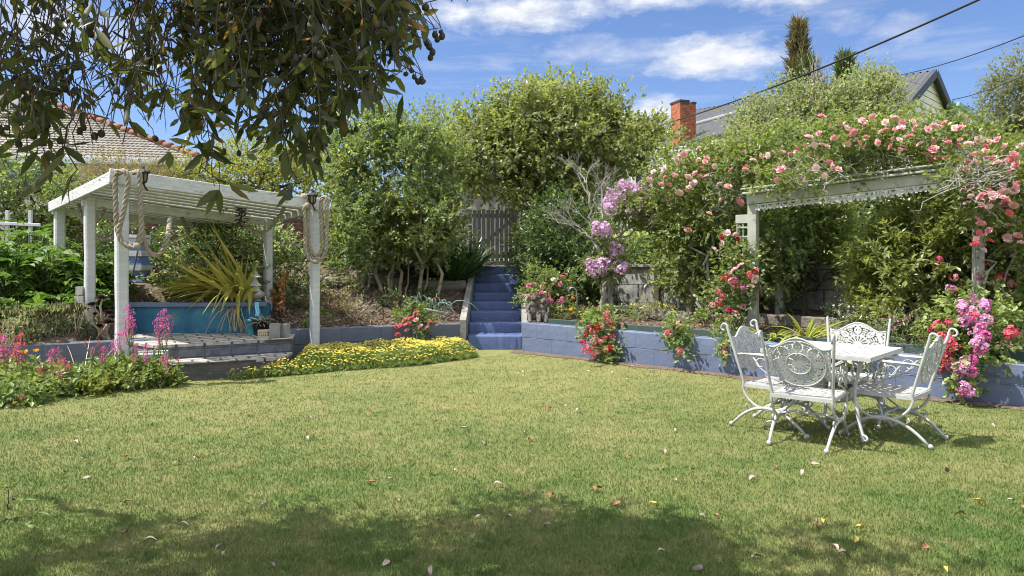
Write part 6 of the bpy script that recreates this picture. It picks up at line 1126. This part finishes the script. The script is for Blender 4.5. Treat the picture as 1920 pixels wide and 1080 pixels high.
# stone statue at the foot of the steps: two seated figures
sp_=A3(.42,12.0,.44); M['stone_dark']=mat('stone_dark',(.13,.115,.10),.9,(.07,.062,.055),16,None,(40,.6,.01),col3=(.24,.23,.21),scale3=25,lo3=.6,hi3=.7)
bm=MB()
def fig(o,s,turn):
    ax=rot2(turn)
    def B(c,r): bm.ball(o+(A3(*c)*s)@ax,A3(*r)*s,12,9,0,ax)
    B((0,0,.17),(.085,.075,.14)); B((0,-.01,.30),(.07,.06,.07)); B((0,-.015,.405),(.055,.06,.065)); B((0,-.07,.395),(.025,.028,.022)); B((-.055,0,.42),(.016,.02,.024)); B((.055,0,.42),(.016,.02,.024))
    for sx in (-1,1):
        bm.tube(np.array([o+(A3(*c)*s)@ax for c in ((.06*sx,.02,.05),(.085*sx,-.09,.16),(.075*sx,-.11,.02),(.075*sx,-.15,.012))]),np.array([.05,.038,.03,.028])*s,9)
        bm.tube(np.array([o+(A3(*c)*s)@ax for c in ((.075*sx,0,.30),(.115*sx,-.04,.21),(.07*sx,-.10,.17))]),np.array([.03,.026,.022])*s,8)
fig(sp_+A3(-.06,0,.02),1.0,.1); fig(sp_+A3(.1,-.03,.02),.86,-.3); bm.box(sp_+A3(.01,-.04,.01),(.32,.26,.05),None,0,.01)
stt=solo('stone_statue','dark weathered stone statue of two crouching figures beside the foot of the steps','statue',bm,M['stone_dark'])
# ================================================================== arbor
AL=A3(3.36,10.1,0); AR=A3(5.48,8.52,0); ab=unit(AR-AL); an=A3(-ab[1],ab[0],0); ar=thing('rose_arbor','white timber arbor with a lattice roof and scalloped lace fringe, overgrown with roses','arbor',(4.4,9.3,.45))
axp=np.array([ab,an,[0,0,1]]); M['lace_white']=mat('lace_white',(.50,.51,.50),.5)
for p_,zt_ in ((AL,2.40),(AR,2.60),(AL+an*1.25,2.42),(AR+an*1.25,2.6)):
    b=MB(); b.box((p_[0],p_[1],(zt_+.35)/2),(.125,.125,zt_-.35),axp,0,.008); obj('post',b,M['arbor_white'],ar)
for o in (-.085,1.335):
    b=MB(); b.beam(AL+an*o-ab*.06+A3(0,0,2.33),AR+an*o+ab*.14+A3(0,0,2.52),.045,.13,bev=.006); obj('beam',b,M['arbor_white'],ar)
b=MB(); b.beam(AL+an*-.12-ab*.1+A3(0,0,2.415),AR+an*-.12+ab*.14+A3(0,0,2.605),.12,.025); obj('capping',b,M['arbor_white'],ar)
b=MB(); N_=15
for i in range(N_):
    f=(i+.2)/N_; q=AL+(AR-AL)*f; z=2.46+.19*f; b.beam(q-an*.22+A3(0,0,z),q+an*1.5+ab*.28+A3(0,0,z+.02),.04,.018)
for j in range(5): o=-.16+.4*j; b.beam(AL+an*o-ab*.12+A3(0,0,2.475),AR+an*o+ab*.18+A3(0,0,2.67),.04,.018)
obj('lattice_roof',b,M['arbor_white'],ar)
# scalloped lace under the front beam
def lace(u,v):
    pu=((u+.05)%.1)-.05; r=np.hypot(pu,v-.012); s=(np.abs(r-.038)<.008)&(v<.03); s|=(np.abs(pu)>.036)&(v>-.045)&(v<-.01)&(np.hypot(np.abs(pu)-.05,v+.028)<.019); s|=np.hypot(pu,v+.008)<.012; s|=(v>.03); s|=(np.hypot(np.abs(pu)-.022,v-.002)<.009); return s
Lb=np.linalg.norm(AR-AL)-.12; us=np.linspace(0,Lb,440); vs=np.linspace(-.055,.045,26); uc=(us[:-1]+us[1:])/2; vc=(vs[:-1]+vs[1:])/2
b=MB(); q0=AL+ab*.06-an*.085+A3(0,0,2.215); b.fret(lace(*np.meshgrid(uc,vc,indexing='ij')),lambda u,v,w: q0+np.outer(u,ab)+np.outer(v+u/Lb*.18,A3(0,0,1))+w*an,us,vs,.012); obj('lace_fringe',b,M['lace_white'],ar)
b=MB()
for (z0,z1) in ((1.05,2.05),):
    o0=AL-ab*.20-an*.02
    for u in np.linspace(0,.17,3): b.beam(o0+ab*(u-.02)+A3(0,0,z0-.15),o0+ab*(u-.02)+A3(0,0,z1),.022,.012,(0,1,0))
    for z in np.linspace(z0,z1-.1,8): b.beam(o0-ab*.02+A3(0,0,z)-an*.014,o0+ab*.16+A3(0,0,z)-an*.014,.012,.022)
    b.beam(o0-ab*.04+A3(0,0,z1+.02),o0+ab*.18+A3(0,0,z1+.02),.03,.12)
obj('lattice_side',b,M['arbor_white'],ar)
b=MB(); b.beam(P(1872,388,8.45),P(1985,490,7.9),.035,.06); obj('brace',b,M['arbor_white'],ar)

# ================================================================== table and chairs of white cast metal
TC=A3(2.83,6.42,0); ta=math.radians(-42.5); tb_=thing('garden_table','square white cast metal garden table with a finely pierced top','table',TC,rz=ta)
def loc_obj(name,b,m,parent): o=bpy.data.objects.new(name,b.mesh(name,m)); C.objects.link(o); o.parent=parent; return o
us=np.linspace(-.455,.455,79); uc=(us[:-1]+us[1:])/2; X,Y=np.meshgrid(uc,uc,indexing='ij')
r_=np.hypot(X,Y); th=np.arctan2(Y,X); hole=(np.abs(((r_+.02)%.075)-.0375)<.016)&(np.cos(th*np.round(np.floor((r_+.02)/.075)*6+5))>.2)&(np.maximum(np.abs(X),np.abs(Y))<.415)
b=MB(); b.fret(~hole,lambda u,v,w: np.stack([u,v,.712+0*u+w],1),us,us,.014); loc_obj('table_top',b,M['cast_white'],tb_)
b=MB()
for s in (-1,1): b.box((0,s*.448,.697),(.91,.02,.026)); b.box((s*.448,0,.697),(.02,.876,.026))
loc_obj('rim',b,M['cast_white'],tb_)
for sx in (-1,1):
    for sy in (-1,1):
        t=np.linspace(0,1,14); k=.37-.09*np.sin(PI*t)**1.0*(t<.55)-.07*np.sin(PI*t)*(t>=.55)+.03*np.maximum(0,t-.8)*5*.4; z=.69*(1-t)+.018; b=MB(); b.tube(np.stack([sx*k,sy*k,z],1),.019-.005*np.sin(PI*t),8)
        a=np.linspace(0,1.6*PI,10); b.tube(np.stack([sx*(.39+.03*np.sin(a)),sy*(.39+.03*np.sin(a)),.035+.02*(1-np.cos(a))],1),.01,6)
        b.tube(np.array([[sx*.36,sy*.36,.60],[sx*.30,sy*.30,.66],[sx*.22,sy*.22,.685]]),.012,6); b.tube(np.array([[sx*.285,sy*.285,.36],[sx*.18,sy*.18,.30],[sx*.06,sy*.06,.27],[0,0,.265]]),.013,6); loc_obj('leg',b,M['cast_white'],tb_)
b=MB(); a=np.linspace(0,2*PI,25); b.tube(np.stack([.10*np.cos(a),.10*np.sin(a),0*a+.265],1),.012,6); loc_obj('stretcher_ring',b,M['cast_white'],tb_)

def chair_mesh_root(label,p,rz):
    root=thing('garden_chair',label,'chair',p,'white cast metal chairs round the garden table',rz)
    BY0,BZ0,BY1,BZ1=-.235,.41,-.375,.885; fl_=lambda z: 1+.17*np.clip((np.asarray(z)-.41)/.475,0,1.1)
    bd=unit(A3(0,BY1-BY0,BZ1-BZ0)); bn=A3(0,-bd[2],bd[1])
    # back panel in its own plane: u across, v up along the posts
    us=np.linspace(-.218,.218,86); vs=np.linspace(-.01,.50,100); uc=(us[:-1]+us[1:])/2; vc=(vs[:-1]+vs[1:])/2; U,V=np.meshgrid(uc,vc,indexing='ij'); cv=.275
    top=.395+.095*np.cos(np.clip(U/.2,-1,1)*PI/2)**2+.02*np.clip((np.abs(U)-.16)/.06,0,1); bot=np.where(np.abs(U)<.185,cv-np.sqrt(np.maximum(.195**2-U**2,0))-.005,.16); bot=np.minimum(bot,.17)
    ins=(V<top)&(V>bot); r=np.hypot(U,V-cv); t=np.arctan2(U,V-cv); ph=((t+PI/8)%(PI/4))-PI/8
    S=(np.abs(r-.192)<.009)|(np.abs(r-.088)<.008)|(r<.036); S|=(r<.08)&(np.cos(16*t)>-.15)
    e=np.hypot((r-.142)/.034,ph*r/.026); S|=(e<1.12)&(e>.50); e2=np.hypot((r-.132)/.012,ph*r/.010); S|=e2<1
    band=(r>.095)&(r<.185); S|=band&(np.abs(ph)>PI/8-.13)&(np.sin(r*330)>-.55); S|=band&(np.abs(ph)<.05); S|=band&(r<.112)&(np.cos(24*t)>.2); S|=band&(r>.17)&(np.cos(32*t)>-.1)
    S|=(r>.2)&((np.sin(170*(np.abs(U)+V))>-.35)&(np.abs(np.sin(80*(V-.7*np.abs(U))))>.3)); S|=(np.abs(V-top)<.013)|((np.abs(V-bot)<.012)&(r>.19)); S|=(np.abs(U)>.207)
    o=A3(0,BY0,BZ0); b=MB(); b.fret(S&ins,lambda u,v,w: o+np.stack([u*(1+.17*v/.5),0*u,0*u],1)+np.outer(v,bd)+w*bn,us,vs,.009)
    tu=np.linspace(-.22,.22,23); tv=.395+.095*np.cos(np.clip(tu/.2,-1,1)*PI/2)**2+.02*np.clip((np.abs(tu)-.16)/.06,0,1); b.tube(o+np.stack([tu*(1+.17*tv/.5),0*tu,0*tu],1)+np.outer(tv,bd),.009,6)
    a=np.linspace(0,2*PI,37)
    for rr,tr_ in ((.192,.0055),(.088,.005)): b.tube(o+bn*.006+np.stack([rr*np.sin(a)*1.08,0*a,0*a],1)+np.outer(cv+rr*np.cos(a),bd),tr_,5)
    back=loc_obj('backrest',b,M['cast_white'],root)
    us=np.linspace(-.235,.235,41); vs=np.linspace(-.24,.245,42); uc=(us[:-1]+us[1:])/2; vc=(vs[:-1]+vs[1:])/2; U,V=np.meshgrid(uc,vc,indexing='ij'); r=np.hypot(U,V); t=np.arctan2(V,U)
    h=((np.abs(r-.07)<.010)|(np.abs(r-.125)<.011)|(np.abs(r-.18)<.011)|(np.abs(r-.24)<.012))&(np.cos(t*np.where(r<.1,8,np.where(r<.15,14,20)))>-.05)&(np.abs(U)<.212)&(np.abs(V)<.22)
    b=MB(); b.fret(~h,lambda u,v,w: np.stack([u,v,.395+.012*(u*u+v*v)/.1+w],1),us,vs,.012)
    b.box((0,.243,.388),(.47,.014,.03)); b.box((0,-.243,.388),(.47,.014,.03)); b.box((-.235,0,.388),(.014,.48,.03)); b.box((.235,0,.388),(.014,.48,.03)); loc_obj('seat',b,M['cast_white'],root)
    for sx in (-1,1):
        x=sx*.236; b=MB(); yz=[]
        yz=[(BY1-.055*math.sin(q)*1.0, BZ1+.012+.032*math.cos(q)) for q in np.linspace(PI*1.55,0.25,9)]
        curl=[(BY1-.03-.030*math.cos(q+.2),BZ1+.008+.030*math.sin(q)) for q in np.linspace(-1.9,2.9,10)]
        post=[(BY1*(1-f)+BY0*f,BZ1*(1-f)+BZ0*f) for f in np.linspace(0.02,1,7)]; Uc=[(-.242*math.cos(q)-.004,.395-.205*math.sin(q)) for q in np.linspace(.12,PI-.05,16)]
        pts=np.array([(x*float(fl_(z)),y,z) for y,z in curl+post+Uc]); b.tube(pts,np.concatenate([np.full(10,.010),np.full(7,.0125),np.full(16,.0115)]),8); loc_obj('side_frame',b,M['cast_white'],root)
        b=MB(); q=np.linspace(-1,1,17); y=-.02+.335*q; z=.205-.185*np.abs(q)**2.1; b.tube(np.stack([0*q+x*(1-.07*np.abs(q)**2),y,z],1),.0155-.003*np.abs(q),8)
        for s in (-1,1): b.ball((x*.93,-.02+s*.345,.022),.021,8,6); b.tube(np.array([[x,-.02+s*.17,.175],[x,-.02+s*.2,.205],[x,-.02+s*.185,.225]]),.007,5)
        loc_obj('leg_arch',b,M['cast_white'],root)
        b=MB(); ay=np.linspace(-.30,.19,9); az=.655+.014*np.sin((ay+.3)*6); cu=[(.19+.028*math.sin(q),.655-.028+.028*math.cos(q)) for q in np.linspace(.3,3.9,9)]
        pts=np.array([(x,yy,zz) for yy,zz in list(zip(ay,az))+cu]); b.tube(pts,.0105,7); b.box((x,-.06,.664),(.03,.42,.010),None,0,.004)
        arm=loc_obj('armrest',b,M['cast_white'],root); b=MB(); b.tube(np.array([[x,.20,.62],[x,.235,.56],[x,.20,.50],[x,.215,.435]]),.0095,6)
        for c0,rr in (((.06,.59),.055),((-.08,.59),.055),((.13,.52),.05),((0,.50),.045)):
            q=np.linspace(0,1.7*PI,14); k=rr*(1-.5*q/q[-1]); b.tube(np.stack([0*q+x,c0[0]+k*np.cos(q),c0[1]+k*np.sin(q)],1),.0062,5)
        b.tube(np.array([[x,-.15,.645],[x,-.08,.55],[x,.02,.48],[x,.14,.44]]),.0065,5); b.tube(np.array([[x,.12,.645],[x,.08,.55],[x,.16,.48],[x,.2,.44]]),.0065,5); obj_=loc_obj('scrollwork',b,M['cast_white'],arm)
    b=MB(); b.tube(np.array([[-.236,-.02,.20],[-.12,-.02,.235],[0,-.02,.225],[.12,-.02,.235],[.236,-.02,.20]]),.011,6); b.tube(np.array([[-.236,-.02,.205],[0,.12,.40]]),.008,5); b.tube(np.array([[.236,-.02,.205],[0,.12,.40]]),.008,5); loc_obj('stretcher',b,M['cast_white'],root); return root
def yaw(dx,dy): return math.atan2(-dx,dy)            # chair's front is local +Y
c0=chair_mesh_root('white lace back chair with its back to the view, nearest the lawn',A3(2.47,6.02,0),yaw(.60,.80))
dup(c0,(2.40,6.46,0),yaw(.70,-.71),'white lace back chair against the blue wall, at the table corner towards the arbor post')
dup(c0,(3.21,6.80,0),yaw(-.5,-.86),'white lace back chair behind the table, facing the lawn')
dup(c0,(3.20,6.14,0),yaw(-.71,.70),'white lace back chair seen from its side in front of the pink geranium cascade')

# ================================================================== fallen leaves on the lawn
rg=rs(400)
def leafobj(kind):
    b=MB(); n=7; t=np.linspace(0,1,n); L=.095; w=.017*np.sin(PI*np.clip(t*.96+.03,0,1))**.7+.001; z=.016*np.sin(t*PI*1.3)+(.022*t if kind!='flat' else 0)+.012; y=.012*np.sin(t*4)
    g=[[(t[i]*L-L/2,y[i]+s*w[i],z[i]+abs(s)*.010*(1.4 if kind=='curl' else .4)) for s in (-1,0,1)] for i in range(n)]; b.grid(np.array(g)); b.tube(np.array([[-L/2,0,.012],[-L/2-.02,.004,.018]]),.0014,4); return b
for k,(m,c) in {'pale':(mat('leaf_litter_pale',(.33,.24,.19),.7,(.42,.33,.27),20),0),'brown':(mat('leaf_litter_brown',(.20,.085,.04),.7,(.30,.15,.07),20),0),'grey':(mat('leaf_litter_grey',(.24,.19,.17),.8,(.15,.11,.10),20),0),'yellow':(mat('leaf_litter_yellow',(.62,.42,.06),.6,(.70,.52,.12),20),0)}.items(): M['fl_'+k]=m
LM={k:leafobj('curl' if k!='grey' else 'flat').mesh('fallen_leaf',M['fl_'+k]) for k in ('pale','brown','grey','yellow')}
LB={'pale':'pale pinkish dry leaf lying on the mown lawn','brown':'dark reddish brown curled leaf lying on the mown lawn','grey':'dull grey brown dry leaf lying on the mown lawn','yellow':'yellow fallen leaf lying on the mown lawn'}
spots=[(70,813,'pale'),(145,832,'pale'),(118,777,'brown'),(163,810,'pale'),(120,886,'grey'),(163,901,'pale'),(236,860,'brown'),(235,1004,'brown'),(280,1020,'pale'),(342,990,'pale'),(416,1027,'grey'),(422,1040,'pale'),(418,855,'grey'),(368,863,'pale'),(467,779,'brown'),(583,783,'pale'),(240,945,'brown'),(155,863,'pale'),(490,944,'grey'),(575,825,'pale'),(697,908,'brown'),(727,901,'pale'),(745,940,'grey'),(853,884,'pale'),(870,808,'pale'),(818,793,'brown'),(907,832,'grey'),(985,814,'pale'),(996,827,'brown'),(1027,769,'brown'),(933,912,'pale'),(985,930,'brown'),(1033,934,'brown'),(1122,922,'brown'),(1057,953,'pale'),(896,969,'grey'),(956,971,'pale'),(1025,985,'grey'),(997,962,'grey'),(826,978,'grey'),(720,1060,'pale'),(805,1074,'pale'),(1179,859,'brown'),(1247,850,'pale'),(1152,837,'grey'),(1265,809,'pale'),(1225,951,'yellow'),(1240,1037,'pale'),(1160,950,'brown'),(1270,903,'pale'),(1297,884,'brown'),(1345,970,'brown'),(1318,969,'grey'),(1524,873,'pale'),(1502,890,'pale'),(1456,878,'brown'),(1612,994,'yellow'),(1602,1014,'yellow'),(1543,982,'yellow'),(1836,947,'yellow'),(1895,942,'pale'),(1725,1026,'brown'),(1777,1072,'yellow'),(1776,886,'grey'),(1535,988,'brown'),(1565,1030,'pale'),(1580,1046,'pale'),(1307,1066,'grey'),(1802,969,'brown'),(1410,900,'pale'),(1085,772,'pale'),(650,790,'grey'),(1918,958,'brown'),(690,780,'brown'),(1860,800,'pale'),(330,870,'grey'),(510,1062,'grey'),(930,1065,'grey'),(1420,1046,'grey')]
for px,py,k in spots:
    p=G(px,py,.008); o=bpy.data.objects.new('fallen_leaf',LM[k]); C.objects.link(o); o.location=[float(v) for v in p]; o.rotation_euler=(rg.normal()*.25,rg.normal()*.25,rg.random()*6.28); s=(.42+.38*rg.random()); o.scale=(s,s*(1+.4*rg.random()),s); o['label']=LB[k]; o['category']='leaf'; o['group']=k+' fallen leaves on the lawn'
# tiny fallen petals near the wall
pm=MB(); leafmesh(pm,np.zeros((1,3)),A3(1,0,.15)[None],A3(0,0,1)[None],.04,.03,0,'oval',.2); PMm={c:pm.mesh('fallen_petal',M[c]) for c in ('petal_white','petal_rose')}
for px,py,c in ((975,700,'petal_white'),(983,704,'petal_white'),(980,697,'petal_white'),(1038,706,'petal_white'),(1172,710,'petal_white'),(1188,686,'petal_white'),(1105,696,'petal_white'),(1740,790,'petal_rose'),(1063,760,'petal_white'),(1150,698,'petal_white')):
    o=bpy.data.objects.new('fallen_petal',PMm[c]); C.objects.link(o); o.location=[float(v) for v in G(px,py,.035)]; o.rotation_euler=(0,0,rg.random()*6); o['label']='tiny white petal dropped on the lawn towards the blue wall' if c=='petal_white' else 'tiny pink petal dropped on the lawn beside the side facing white chair'; o['category']='petal'; o['group']='dropped petals on the lawn'
